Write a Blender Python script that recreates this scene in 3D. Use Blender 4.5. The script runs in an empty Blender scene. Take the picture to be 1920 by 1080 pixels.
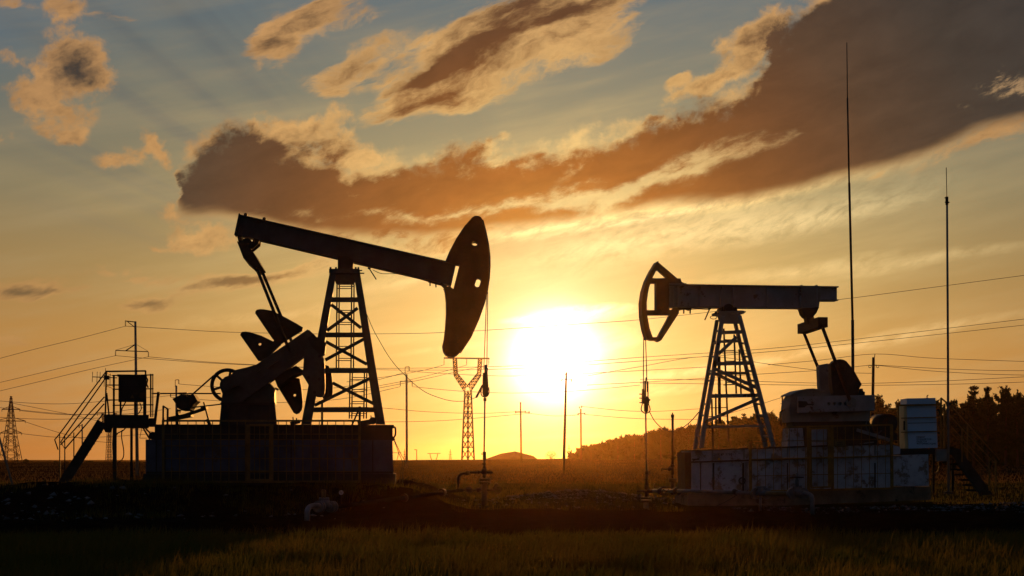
import bpy, bmesh, math, random
import numpy as np
from mathutils import Vector, Matrix
from mathutils.geometry import tessellate_polygon
R = math.radians
rnd = random.Random(11)
scn = bpy.context.scene
COL = scn.collection

# ------------------------------------------------------------------ camera
FPX = 1920 * 50.0 / 36.0            # focal length in photo pixels
EYE = 1.2                           # camera height above the ground
HZ = 862.0                          # photo row of the eye level
cam_d = bpy.data.cameras.new("camera")
cam_d.lens = 50; cam_d.sensor_width = 36; cam_d.shift_y = (HZ - 540) / 1920
cam_d.clip_end = 20000; cam_d.clip_start = 0.1
cam = bpy.data.objects.new("camera", cam_d); COL.objects.link(cam)
cam.location = (0, 0, EYE); cam.rotation_euler = (R(90), 0, 0)
scn.camera = cam
scn.view_settings.view_transform = 'Standard'
scn.view_settings.look = 'None'
scn.view_settings.exposure = 0; scn.view_settings.gamma = 1
scn.view_settings.use_curve_mapping = False
scn.cycles.max_bounces = 4; scn.cycles.diffuse_bounces = 2; scn.cycles.glossy_bounces = 2
scn.cycles.transparent_max_bounces = 6; scn.cycles.volume_bounces = 0

# ------------------------------------------------------------------ sun
SUN_AZ = math.atan((1040 - 960) / FPX); SUN_EL = R(4.1)
SUN_DIR = Vector((math.sin(SUN_AZ) * math.cos(SUN_EL), math.cos(SUN_AZ) * math.cos(SUN_EL), math.sin(SUN_EL)))
sun_d = bpy.data.lights.new("sun", 'SUN')
sun_d.energy = 2.4; sun_d.angle = R(0.5); sun_d.color = (1.0, 0.42, 0.085)
sun = bpy.data.objects.new("sun", sun_d); COL.objects.link(sun)
sun.location = (0, 0, 60)
sun.rotation_euler = SUN_DIR.to_track_quat('Z', 'Y').to_euler()

# ------------------------------------------------------------------ sky (world)
world = bpy.data.worlds.new("World"); scn.world = world; world.use_nodes = True
nt = world.node_tree; nt.nodes.clear(); N = nt.nodes; L = nt.links

def nd(tree, typ, **kw):
    n = tree.nodes.new(typ)
    for k, v in kw.items(): setattr(n, k, v)
    return n
def con(tree, sock, v):
    if isinstance(v, bpy.types.NodeSocket): tree.links.new(v, sock)
    else: sock.default_value = v
def mth(tree, op, a, b=0.0, c=0.0, clamp=False):
    n = nd(tree, 'ShaderNodeMath', operation=op, use_clamp=clamp)
    for i, v in enumerate((a, b, c)):
        con(tree, n.inputs[i], v)
    return n.outputs[0]
def vmt(tree, op, a, b=(0, 0, 0), scale=1.0):
    n = nd(tree, 'ShaderNodeVectorMath', operation=op)
    con(tree, n.inputs[0], a); con(tree, n.inputs[1], b)
    if op == 'SCALE': con(tree, n.inputs[3], scale)
    return n.outputs[1] if op in ('LENGTH', 'DOT_PRODUCT', 'DISTANCE') else n.outputs[0]
def smooth(tree, x, lo, hi):
    n = nd(tree, 'ShaderNodeMapRange', interpolation_type='SMOOTHSTEP')
    con(tree, n.inputs[0], x); n.inputs[1].default_value = lo; n.inputs[2].default_value = hi
    return n.outputs[0]
def noise(tree, vec, scale, detail=4.0, rough=0.55, dims='3D', dist=0.0):
    n = nd(tree, 'ShaderNodeTexNoise', noise_dimensions=dims)
    con(tree, n.inputs['Vector'], vec)
    n.inputs['Scale'].default_value = scale; n.inputs['Detail'].default_value = detail
    n.inputs['Roughness'].default_value = rough; n.inputs['Distortion'].default_value = dist
    return n
def ramp(tree, fac, stops):
    n = nd(tree, 'ShaderNodeValToRGB'); con(tree, n.inputs[0], fac)
    e = n.color_ramp.elements
    while len(e) < len(stops): e.new(0.5)
    for i, (p, c) in enumerate(stops):
        e[i].position = p; e[i].color = (*c, 1)
    return n.outputs[0]
def mixc(tree, fac, a, b, mode='MIX'):
    n = nd(tree, 'ShaderNodeMix', data_type='RGBA', blend_type=mode)
    con(tree, n.inputs[0], fac)
    for s, v in ((n.inputs[6], a), (n.inputs[7], b)):
        if isinstance(v, tuple) and len(v) == 3: v = (*v, 1)
        con(tree, s, v)
    return n.outputs[2]
def mapping(tree, vec, loc=(0, 0, 0), rot=0.0, scale=(1, 1, 1), kind='TEXTURE'):
    n = nd(tree, 'ShaderNodeMapping', vector_type=kind)
    con(tree, n.inputs[0], vec)
    n.inputs[1].default_value = loc; n.inputs[2].default_value = (0, 0, rot); n.inputs[3].default_value = scale
    return n.outputs[0]

def sky_q(px, py):
    """direction of a photo point as azimuth and elevation, in units of 1000 photo pixels"""
    az = math.atan((px - 960) / FPX)
    el = math.atan((HZ - py) / FPX * math.cos(az))
    return az * FPX / 1000, el * FPX / 1000

tc = nd(nt, 'ShaderNodeTexCoord')
D3 = vmt(nt, 'NORMALIZE', tc.outputs['Generated'])
sx = nd(nt, 'ShaderNodeSeparateXYZ'); L.new(D3, sx.inputs[0])
KQ = FPX / 1000
AZ = mth(nt, 'MULTIPLY', mth(nt, 'ARCTAN2', sx.outputs[0], sx.outputs[1]), KQ)
EL = mth(nt, 'MULTIPLY', mth(nt, 'ARCSINE', sx.outputs[2]), KQ)
cq = nd(nt, 'ShaderNodeCombineXYZ'); L.new(AZ, cq.inputs[0]); L.new(EL, cq.inputs[1])
Q = cq.outputs[0]
SQ = sky_q(1040, 672)
dq = vmt(nt, 'SUBTRACT', Q, (SQ[0], SQ[1], 0))
DS = vmt(nt, 'LENGTH', dq)                                           # angle from the sun
DSW = vmt(nt, 'LENGTH', vmt(nt, 'MULTIPLY', dq, (0.72, 1.0, 1.0)))   # the same, wider along the horizon

# clear air: dusk gradient in front, the sky model's own colours behind
ELF = mth(nt, 'DIVIDE', EL, 1.6)
grad = ramp(nt, ELF, [(0.0, (0.45, 0.165, 0.035)), (0.07, (0.46, 0.19, 0.042)), (0.14, (0.42, 0.205, 0.055)),
                      (0.22, (0.31, 0.195, 0.075)), (0.30, (0.225, 0.185, 0.105)), (0.41, (0.14, 0.152, 0.130)),
                      (0.54, (0.072, 0.125, 0.17)), (0.75, (0.045, 0.085, 0.14)), (1.0, (0.03, 0.06, 0.11))])
nish = nd(nt, 'ShaderNodeTexSky', sky_type='NISHITA')
nish.sun_disc = False; nish.sun_elevation = SUN_EL; nish.sun_rotation = SUN_AZ
nish.dust_density = 2.0; nish.air_density = 1.0
nishs = vmt(nt, 'MULTIPLY', vmt(nt, 'SCALE', nish.outputs[0], scale=0.05), (0.85, 0.95, 1.25))
front = smooth(nt, sx.outputs[1], -0.35, 0.75)
clear = mixc(nt, front, nishs, grad)
clear = mixc(nt, mth(nt, 'MULTIPLY', mth(nt, 'MULTIPLY', smooth(nt, DS, 0.90, 1.30), smooth(nt, EL, 0.52, 0.85)), mth(nt, 'MULTIPLY', front, 0.85)), clear, (0.050, 0.118, 0.195))
# veil of thin high cloud, streaky
qs = mapping(nt, Q, rot=R(9), scale=(1.0, 0.16, 1))
st = noise(nt, qs, 2.2, 4, 0.5)
qs2 = mapping(nt, Q, rot=R(12), scale=(1.6, 0.20, 1))
st2 = noise(nt, qs2, 5.2, 7, 0.6, dist=0.3)
streak = mth(nt, 'ADD', mth(nt, 'MULTIPLY', st.outputs[0], 0.6), mth(nt, 'MULTIPLY', st2.outputs[0], 0.4))
veil = smooth(nt, streak, 0.40, 0.72)
# sunbeams and cloud shadows fanning out from the sun, upper left
sepd = nd(nt, 'ShaderNodeSeparateXYZ'); L.new(dq, sepd.inputs[0])
PHI = mth(nt, 'ARCTAN2', sepd.outputs[1], sepd.outputs[0])
cphi = nd(nt, 'ShaderNodeCombineXYZ'); L.new(PHI, cphi.inputs[0])
bm = noise(nt, cphi.outputs[0], 11.0, 3, 0.55)
bx0, by0 = sky_q(300, 150)
bmask = smooth(nt, vmt(nt, 'DISTANCE', Q, (bx0, by0, 0)), 0.42, 0.08)
beam = mth(nt, 'MULTIPLY', smooth(nt, bm.outputs[0], 0.44, 0.66), bmask)
clear = mixc(nt, mth(nt, 'MULTIPLY', beam, 0.45), clear, (0.055, 0.085, 0.115))
veil_col = mixc(nt, smooth(nt, DSW, 0.95, 0.15), (0.30, 0.235, 0.14), (0.75, 0.50, 0.20))
clear = mixc(nt, mth(nt, 'MULTIPLY', veil, mth(nt, 'MULTIPLY', smooth(nt, sx.outputs[1], 0.0, 0.8), 0.33)), clear, veil_col)
# glow round the sun
g1 = mth(nt, 'EXPONENT', mth(nt, 'MULTIPLY', mth(nt, 'POWER', mth(nt, 'DIVIDE', DSW, 0.30), 1.25), -1.0))
g2 = mth(nt, 'EXPONENT', mth(nt, 'MULTIPLY', mth(nt, 'POWER', mth(nt, 'DIVIDE', DS, 0.075), 2.4), -1.0))
g3 = mth(nt, 'EXPONENT', mth(nt, 'MULTIPLY', mth(nt, 'POWER', mth(nt, 'DIVIDE', DS, 0.145), 2.0), -1.0))
glow = vmt(nt, 'SCALE', (0.92, 0.65, 0.20), scale=g1)
glow = vmt(nt, 'ADD', glow, vmt(nt, 'SCALE', (2.2, 2.1, 1.9), scale=g2))
glow = vmt(nt, 'ADD', glow, vmt(nt, 'SCALE', (0.25, 0.30, 0.30), scale=g3))
lit = vmt(nt, 'ADD', clear, glow)

# ---- clouds
def blobs(tree, vec, lst):
    acc = 0.0
    for (px, py, rx, ry, rot, w) in lst:
        x, y = sky_q(px, py)
        m = mapping(tree, vec, (x, y, 0), R(rot), (rx / 1000, ry / 1000, 1))
        g = nd(tree, 'ShaderNodeTexGradient', gradient_type='SPHERICAL')
        tree.links.new(m, g.inputs[0])
        acc = mth(tree, 'MULTIPLY_ADD', g.outputs[1], w, acc)
    return acc
def warp(tree, vec, scale, amp, detail, stretch=None, rough=0.6):
    v = vec if stretch is None else mapping(tree, vec, rot=stretch[0], scale=stretch[1])
    n = noise(tree, v, scale, detail, rough)
    o = vmt(tree, 'SUBTRACT', n.outputs[1], (0.5, 0.5, 0.5))
    return vmt(tree, 'ADD', vec, vmt(tree, 'SCALE', o, scale=amp)), n.outputs[0]

# ragged heaps (cauliflower edges)
HEAP = [
    (470, 265, 100, 55, 10, 0.8), (590, 255, 110, 60, 30, 0.85), (520, 235, 80, 40, 10, 0.6), (640, 290, 100, 44, 18, 0.7), (690, 300, 80, 26, 12, 0.6), (395, 262, 60, 34, 40, 0.5),
    (905, 288, 60, 28, 28, 0.85), (880, 300, 60, 24, 0, 0.6),
    # puffs on the upper rim of the right mass
    (1390, 75, 90, 32, 26, 1.0), (1440, 45, 80, 44, 10, 0.9), (1305, 165, 84, 24, 22, 0.8), (1365, 140, 76, 34, 25, 0.85), (1275, 148, 42, 16, 25, 0.8), (1420, 110, 70, 44, 30, 0.8),
    (1180, 240, 70, 16, 12, 0.6), (1260, 222, 80, 18, 16, 0.6), (1100, 258, 60, 14, 16, 0.5),
    # small heap far left
    (145, 140, 85, 52, -8, 1.25), (60, 165, 60, 34, 0, 0.7), (85, 195, 60, 26, 10, 0.6), (170, 115, 60, 50, -30, 0.7), (110, 85, 60, 40, 0, 0.6), (120, 20, 58, 40, 20, 0.85), (110, 205, 90, 42, 0, 0.7), (30, 115, 50, 26, -20, 0.5),
    (283, 250, 36, 26, -45, 0.95), (308, 283, 42, 18, -42, 0.9), (235, 290, 80, 26, 8, 0.75), (110, 248, 70, 22, 0, 0.6), (5, 255, 30, 24, 0, 0.5),
    (390, 440, 95, 40, 8, 0.9), (350, 465, 60, 22, 0, 0.6), (200, 503, 76, 18, 6, 0.75), (335, 395, 46, 30, 0, 0.45), (295, 462, 26, 12, 0, 0.7),
]
# smooth sheets drawn out by the wind
SHEET = [
    (760, 432, 230, 40, 4, 1.0), (560, 420, 170, 34, -4, 0.9), (850, 455, 190, 24, 12, 0.9), (640, 470, 140, 22, 6, 0.6), (720, 500, 90, 12, 12, 0.5),
    # upper middle cloud
    (860, 105, 190, 56, 22, 1.25), (960, 60, 230, 75, 18, 1.35), (1080, 30, 190, 64, 20, 1.25), (820, 160, 190, 44, 22, 1.0), (690, 120, 140, 42, 20, 1.0),
    (760, 205, 130, 34, 14, 1.05), (860, 185, 110, 28, 12, 1.0), (1080, 95, 190, 40, 16, 0.95), (640, 115, 120, 34, 22, 0.7), (920, 140, 200, 50, 16, 0.9),
    # slanting wisp upper left of the middle
    (560, 45, 120, 38, 32, 1.3), (500, 85, 70, 34, 40, 0.95), (630, 5, 110, 34, 22, 1.0), (540, 110, 50, 24, 40, 0.7), (660, 40, 90, 26, 10, 0.65), (610, 175, 40, 20, 30, 0.6),
    # low bars on the left
    (60, 540, 120, 24, 4, 1.35), (30, 552, 70, 16, 0, 0.8), (295, 562, 90, 17, 4, 1.4), (440, 527, 160, 22, 8, 1.5), (540, 505, 150, 16, 12, 0.9),
    (60, 12, 120, 18, -5, 0.8), (170, 35, 90, 12, 8, 0.55), (310, 515, 110, 14, 4, 0.7), (60, 640, 160, 10, 3, 0.5),
    (1860, 258, 180, 34, 20, 1.0), (1700, 300, 120, 16, 24, 0.6),
]
# streaks of shade inside the drawn-out sheets
SHADE = [(860, 112, 190, 20, 22, 1.3), (1060, 42, 150, 18, 22, 1.3), (985, 20, 110, 34, 14, 1.2), (770, 200, 110, 16, 16, 0.8), (640, 130, 90, 16, 24, 0.6), (940, 188, 60, 10, 14, 0.6), (790, 150, 120, 16, 26, 0.8),
         (440, 525, 130, 12, 8, 0.9), (60, 545, 80, 10, 4, 0.8), (295, 563, 60, 10, 4, 0.8), (155, 138, 74, 46, -10, 1.0), (760, 436, 220, 30, 4, 0.8), (850, 458, 150, 14, 12, 0.6), (1420, 75, 50, 24, 0, 0.5)]
# outline of the long band: upper and lower edge, left to right
BAND_TOP = [(-400, 440), (0, 440), (200, 420), (316, 400), (330, 325), (350, 292), (385, 258), (440, 238), (500, 250), (560, 274), (620, 290), (700, 294), (790, 294), (880, 282), (960, 284), (1040, 266), (1100, 248), (1160, 238), (1220, 224), (1280, 216), (1345, 192), (1400, 158), (1432, 118), (1455, 62), (1500, 20), (1570, -60), (1700, -140), (2050, -160)]
BAND_BOT = [(-400, 380), (0, 380), (200, 385), (316, 360), (335, 392), (350, 402), (420, 400), (460, 408), (540, 430), (640, 444), (760, 446), (880, 440), (1000, 428), (1100, 408), (1200, 392), (1300, 383), (1400, 372), (1490, 357), (1560, 342), (1630, 326), (1700, 304), (1770, 276), (1850, 244), (1920, 230), (2050, 200)]
GAP_TOP = [(900, 404), (960, 398), (1000, 388), (1060, 368), (1120, 352), (1180, 340), (1240, 318), (1300, 296), (1360, 280), (1420, 270), (1480, 268), (1560, 275), (1700, 290), (2000, 300)]
GAP_BOT = [(900, 400), (960, 400), (1000, 398), (1060, 394), (1120, 380), (1180, 364), (1240, 350), (1300, 326), (1360, 298), (1420, 272), (1480, 246), (1560, 225), (1700, 200), (2000, 180)]
def edge_curve(tree, az, pts):
    n = nd(tree, 'ShaderNodeFloatCurve'); c = n.mapping.curves[0]
    con(tree, n.inputs[1], mth(tree, 'MULTIPLY_ADD', az, 0.5, 0.5))
    q = [sky_q(*p) for p in pts]
    while len(c.points) < len(q): c.points.new(0.5, 0.5)
    n.mapping.use_clip = False
    for k, (x, y) in enumerate(q): c.points[k].location = (x * .5 + .5, y * .8); c.points[k].handle_type = 'AUTO'
    n.mapping.update()
    return mth(tree, 'DIVIDE', n.outputs[0], .8)
qh, _ = warp(nt, Q, 7.0, 0.075, 6.0, rough=0.60)
hn = noise(nt, Q, 26.0, 6.0, 0.62)
hd = blobs(nt, qh, HEAP)
hn2 = noise(nt, mapping(nt, qh, rot=R(30), scale=(1.0, 0.6, 1)), 9.0, 6.0, 0.62)
hnoise = mth(nt, 'ADD', mth(nt, 'MULTIPLY', mth(nt, 'SUBTRACT', hn.outputs[0], 0.5), 1.3), mth(nt, 'MULTIPLY', mth(nt, 'SUBTRACT', hn2.outputs[0], 0.5), 1.5))
hb = mth(nt, 'MULTIPLY', hd, 0.72)
hd = mth(nt, 'ADD', hb, mth(nt, 'MULTIPLY', hnoise, mth(nt, 'MULTIPLY', smooth(nt, hb, 0.0, 0.22), 0.95)))
qw, _ = warp(nt, Q, 3.2, 0.10, 5.0, (R(17), (1.0, 0.42, 1)), rough=0.58)
sn = noise(nt, mapping(nt, qw, rot=R(17), scale=(1.0, 0.30, 1)), 6.5, 7.0, 0.60)
sd = blobs(nt, qw, SHEET)
sn2 = noise(nt, mapping(nt, qw, rot=R(22), scale=(1.0, 0.36, 1)), 17.0, 8.0, 0.66)
sd = mth(nt, 'MULTIPLY', sd, 0.60)
sd = mth(nt, 'MULTIPLY_ADD', smooth(nt, sd, 0.0, 0.2), mth(nt, 'ADD', mth(nt, 'MULTIPLY', mth(nt, 'SUBTRACT', sn.outputs[0], 0.5), 1.55), mth(nt, 'MULTIPLY', mth(nt, 'SUBTRACT', sn2.outputs[0], 0.5), 1.15)), sd)
ha = smooth(nt, hd, 0.06, 0.52); sa = smooth(nt, sd, 0.04, 0.56)
dens = mth(nt, 'MAXIMUM', hd, sd)
both = mth(nt, 'ADD', mth(nt, 'MAXIMUM', hd, 0.0), mth(nt, 'MAXIMUM', sd, 0.0))
alpha = mth(nt, 'MAXIMUM', ha, sa)
# billows lit on the side that faces the sun
sunward = vmt(nt, 'SCALE', vmt(nt, 'NORMALIZE', dq), scale=-0.012)
hn3 = noise(nt, vmt(nt, 'ADD', mapping(nt, qh, rot=R(30), scale=(1.0, 0.6, 1)), sunward), 9.0, 6.0, 0.62)
relief = mth(nt, 'MULTIPLY', mth(nt, 'SUBTRACT', hn3.outputs[0], hn2.outputs[0]), 1.7)
relief = mth(nt, 'MULTIPLY', relief, smooth(nt, hd, 0.0, 0.3))
tn = noise(nt, mapping(nt, qw, rot=R(20), scale=(1.0, 0.35, 1)), 5.0, 5.0, 0.55)
tsum = mth(nt, 'ADD', mth(nt, 'MULTIPLY', both, 0.62), mth(nt, 'MULTIPLY', mth(nt, 'SUBTRACT', tn.outputs[0], 0.5), 0.9))
tsum = mth(nt, 'ADD', tsum, mth(nt, 'MULTIPLY', blobs(nt, qw, SHADE), 0.58))
tsum = mth(nt, 'MULTIPLY_ADD', mth(nt, 'SUBTRACT', sn2.outputs[0], 0.5), 0.85, tsum)
thick = smooth(nt, mth(nt, 'ADD', tsum, relief), 0.14, 1.10)
# the long band
qb, _ = warp(nt, Q, 7.5, 0.105, 8.0, (R(14), (1.0, 0.6, 1)), rough=0.64)
qb2, _ = warp(nt, Q, 6.0, 0.034, 4.0, (R(14), (1.0, 0.3, 1)), rough=0.5)
sb1 = nd(nt, 'ShaderNodeSeparateXYZ'); L.new(qb, sb1.inputs[0]); sb2 = nd(nt, 'ShaderNodeSeparateXYZ'); L.new(qb2, sb2.inputs[0])
puff = noise(nt, Q, 22.0, 6.0, 0.62)
d_top = mth(nt, 'SUBTRACT', edge_curve(nt, sb1.outputs[0], BAND_TOP), mth(nt, 'MULTIPLY_ADD', mth(nt, 'SUBTRACT', puff.outputs[0], 0.5), 0.11, sb1.outputs[1]))
d_bot = mth(nt, 'SUBTRACT', sb2.outputs[1], edge_curve(nt, sb2.outputs[0], BAND_BOT))
d_gap = mth(nt, 'MINIMUM', mth(nt, 'SUBTRACT', edge_curve(nt, sb1.outputs[0], GAP_TOP), sb1.outputs[1]), mth(nt, 'SUBTRACT', sb1.outputs[1], edge_curve(nt, sb2.outputs[0], GAP_BOT)))
tear = noise(nt, mapping(nt, qw, rot=R(19), scale=(1.0, 0.25, 1)), 11.0, 6.0, 0.6)
d_gap = mth(nt, 'MULTIPLY_ADD', mth(nt, 'SUBTRACT', tear.outputs[0], 0.5), 0.06, d_gap)
gap = smooth(nt, d_gap, -0.022, 0.030)
hole = smooth(nt, blobs(nt, qh, [(1895, 165, 110, 46, -28, 1.0), (1800, 192, 60, 22, -32, 0.6)]), 0.2, 0.7)
hole = mth(nt, 'MULTIPLY', hole, smooth(nt, mth(nt, 'ADD', mth(nt, 'MULTIPLY', hn2.outputs[0], 0.5), mth(nt, 'MULTIPLY', sn2.outputs[0], 0.5)), 0.50, 0.64))
keep = mth(nt, 'SUBTRACT', 1.0, mth(nt, 'MAXIMUM', mth(nt, 'MULTIPLY', gap, 0.35), mth(nt, 'MULTIPLY', hole, 0.4)))
gap = mth(nt, 'MAXIMUM', gap, mth(nt, 'MULTIPLY', hole, 0.7))
ba = mth(nt, 'MULTIPLY', mth(nt, 'MULTIPLY', smooth(nt, d_top, -0.022, 0.034), smooth(nt, d_bot, -0.020, 0.016)), keep)
tq = mth(nt, 'MULTIPLY', mth(nt, 'ADD', mth(nt, 'SUBTRACT', tn.outputs[0], 0.5), mth(nt, 'MULTIPLY_ADD', mth(nt, 'SUBTRACT', puff.outputs[0], 0.5), 0.7, mth(nt, 'MULTIPLY', mth(nt, 'SUBTRACT', hn2.outputs[0], 0.5), 0.9))), 0.18)
bt_ = mth(nt, 'MULTIPLY', mth(nt, 'MULTIPLY', smooth(nt, mth(nt, 'ADD', d_top, tq), -0.018, 0.036), smooth(nt, d_bot, -0.016, 0.022)), smooth(nt, gap, 0.8, 0.0))
bt_ = mth(nt, 'MULTIPLY', bt_, smooth(nt, mth(nt, 'ADD', tn.outputs[0], mth(nt, 'MULTIPLY', smooth(nt, d_top, 0.0, 0.08), 0.22)), 0.30, 0.56))
alpha = mth(nt, 'MAXIMUM', alpha, ba)
thick = mth(nt, 'MAXIMUM', mth(nt, 'MULTIPLY', thick, mth(nt, 'SUBTRACT', 1.0, mth(nt, 'MULTIPLY', ba, 0.0))), bt_)
DN = mth(nt, 'DIVIDE', DS, 1.2)
rimc = ramp(nt, DN, [(0.0, (1.3, 1.1, 0.6)), (0.24, (1.0, 0.72, 0.28)), (0.42, (0.72, 0.41, 0.14)), (0.65, (0.56, 0.29, 0.10)), (1.0, (0.45, 0.23, 0.085))])
core = ramp(nt, DN, [(0.0, (1.0, 0.7, 0.25)), (0.20, (0.58, 0.225, 0.036)), (0.29, (0.37, 0.120, 0.021)), (0.40, (0.215, 0.073, 0.019)), (0.50, (0.135, 0.054, 0.022)), (0.60, (0.090, 0.048, 0.028)),
                     (0.74, (0.056, 0.041, 0.032)), (1.0, (0.042, 0.039, 0.038))])
ccol = mixc(nt, thick, rimc, core)
dap = noise(nt, mapping(nt, qw, rot=R(15), scale=(1.0, 0.4, 1)), 9.0, 5.0, 0.6)
ccol = mixc(nt, 1.0, ccol, ramp(nt, dap.outputs[0], [(0.25, (0.80, 0.79, 0.80)), (0.75, (1.20, 1.20, 1.18))]), 'MULTIPLY')
ccol = vmt(nt, 'ADD', ccol, vmt(nt, 'SCALE', glow, scale=0.12))
# bright thin streaks, lit from behind
CIRRUS = [(1080, 590, 125, 22, 6, 5.0), (985, 603, 60, 10, 3, 3.5), (1150, 640, 60, 30, 10, 1.5), (1250, 702, 280, 18, 8, 0.9), (1520, 660, 320, 15, 9, 0.55), (1740, 622, 250, 14, 10, 0.4), (1210, 738, 220, 15, 6, 0.7), (1500, 505, 260, 18, 7, 0.6), (1740, 487, 240, 16, 6, 0.6),
          (1330, 430, 330, 46, 9, 0.9), (1120, 470, 240, 60, 10, 0.7), (1500, 420, 250, 30, 10, 0.5), (1640, 380, 200, 40, 12, 0.45), (780, 520, 160, 20, 12, 0.6), (1010, 430, 160, 12, 8, 1.2), (1250, 400, 320, 9, 11, 1.2), (880, 650, 200, 8, 6, 0.5), (520, 590, 260, 16, 8, 0.4), (1000, 820, 260, 10, 3, 0.4)]
qc, _ = warp(nt, Q, 4.0, 0.035, 6.0, (R(9), (1.0, 0.25, 1)), rough=0.62)
cs = blobs(nt, qc, CIRRUS)
cs = mth(nt, 'MULTIPLY', cs, smooth(nt, sn2.outputs[0], 0.22, 0.68))
lit = vmt(nt, 'ADD', lit, vmt(nt, 'MULTIPLY', (0.44, 0.33, 0.16), vmt(nt, 'SCALE', (1, 1, 1), scale=cs)))
skyc = mixc(nt, mth(nt, 'MULTIPLY', alpha, mth(nt, 'MULTIPLY', mth(nt, 'MULTIPLY_ADD', thick, 0.12, 0.86), mth(nt, 'MULTIPLY_ADD', smooth(nt, EL, 0.22, 0.46), 0.5, 0.5))), lit, ccol)
# silver lining along the lower edge of the band, strongest near the sun
rim = mth(nt, 'EXPONENT', mth(nt, 'MULTIPLY', mth(nt, 'POWER', mth(nt, 'ABSOLUTE', mth(nt, 'DIVIDE', mth(nt, 'ADD', d_bot, 0.006), 0.011)), 1.5), -1.0))
rim = mth(nt, 'MULTIPLY', mth(nt, 'MULTIPLY', rim, smooth(nt, DS, 0.95, 0.20)), mth(nt, 'MULTIPLY', smooth(nt, AZ, -0.12, 0.06), smooth(nt, d_top, 0.0, 0.06)))
rim = mth(nt, 'MULTIPLY', rim, smooth(nt, sn2.outputs[0], 0.30, 0.60))
skyc = vmt(nt, 'ADD', skyc, vmt(nt, 'SCALE', (0.48, 0.34, 0.13), scale=rim))
bg = nd(nt, 'ShaderNodeBackground'); L.new(skyc, bg.inputs[0]); bg.inputs[1].default_value = 1.0
wo = nd(nt, 'ShaderNodeOutputWorld'); L.new(bg.outputs[0], wo.inputs[0])
world.cycles.sampling_method = 'MANUAL'; world.cycles.sample_map_resolution = 512
# ------------------------------------------------------------------ materials
def mat(name, c1, c2=None, scale=3.0, rough=0.6, metal=0.0, bump=0.0, c3=None, spot=0.60, spot_scale=2.0, stretch=(1, 1, 1), rough2=None):
    """two-tone procedural surface, optionally with patches (rust, peeling) of a third colour"""
    m = bpy.data.materials.new(name); m.use_nodes = True
    t = m.node_tree; b = t.nodes['Principled BSDF']
    tcn = nd(t, 'ShaderNodeTexCoord'); v = mapping(t, tcn.outputs['Object'], scale=stretch, kind='POINT')
    c2 = c2 or tuple(x * 0.6 for x in c1)
    n1 = noise(t, v, scale, 8, 0.65)
    col = mixc(t, smooth(t, n1.outputs[0], 0.32, 0.68), c1, c2)
    if c3:
        n2 = noise(t, v, spot_scale, 9, 0.72)
        f = smooth(t, n2.outputs[0], spot, spot + 0.06)
        col = mixc(t, f, col, c3)
    t.links.new(col, b.inputs['Base Color'])
    b.inputs['Roughness'].default_value = rough; b.inputs['Metallic'].default_value = metal
    b.inputs['Specular IOR Level'].default_value = 0.12
    if bump:
        bn = nd(t, 'ShaderNodeBump'); bn.inputs['Strength'].default_value = bump; bn.inputs['Distance'].default_value = 0.02
        t.links.new(n1.outputs[0], bn.inputs['Height']); t.links.new(bn.outputs[0], b.inputs['Normal'])
    return m
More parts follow.
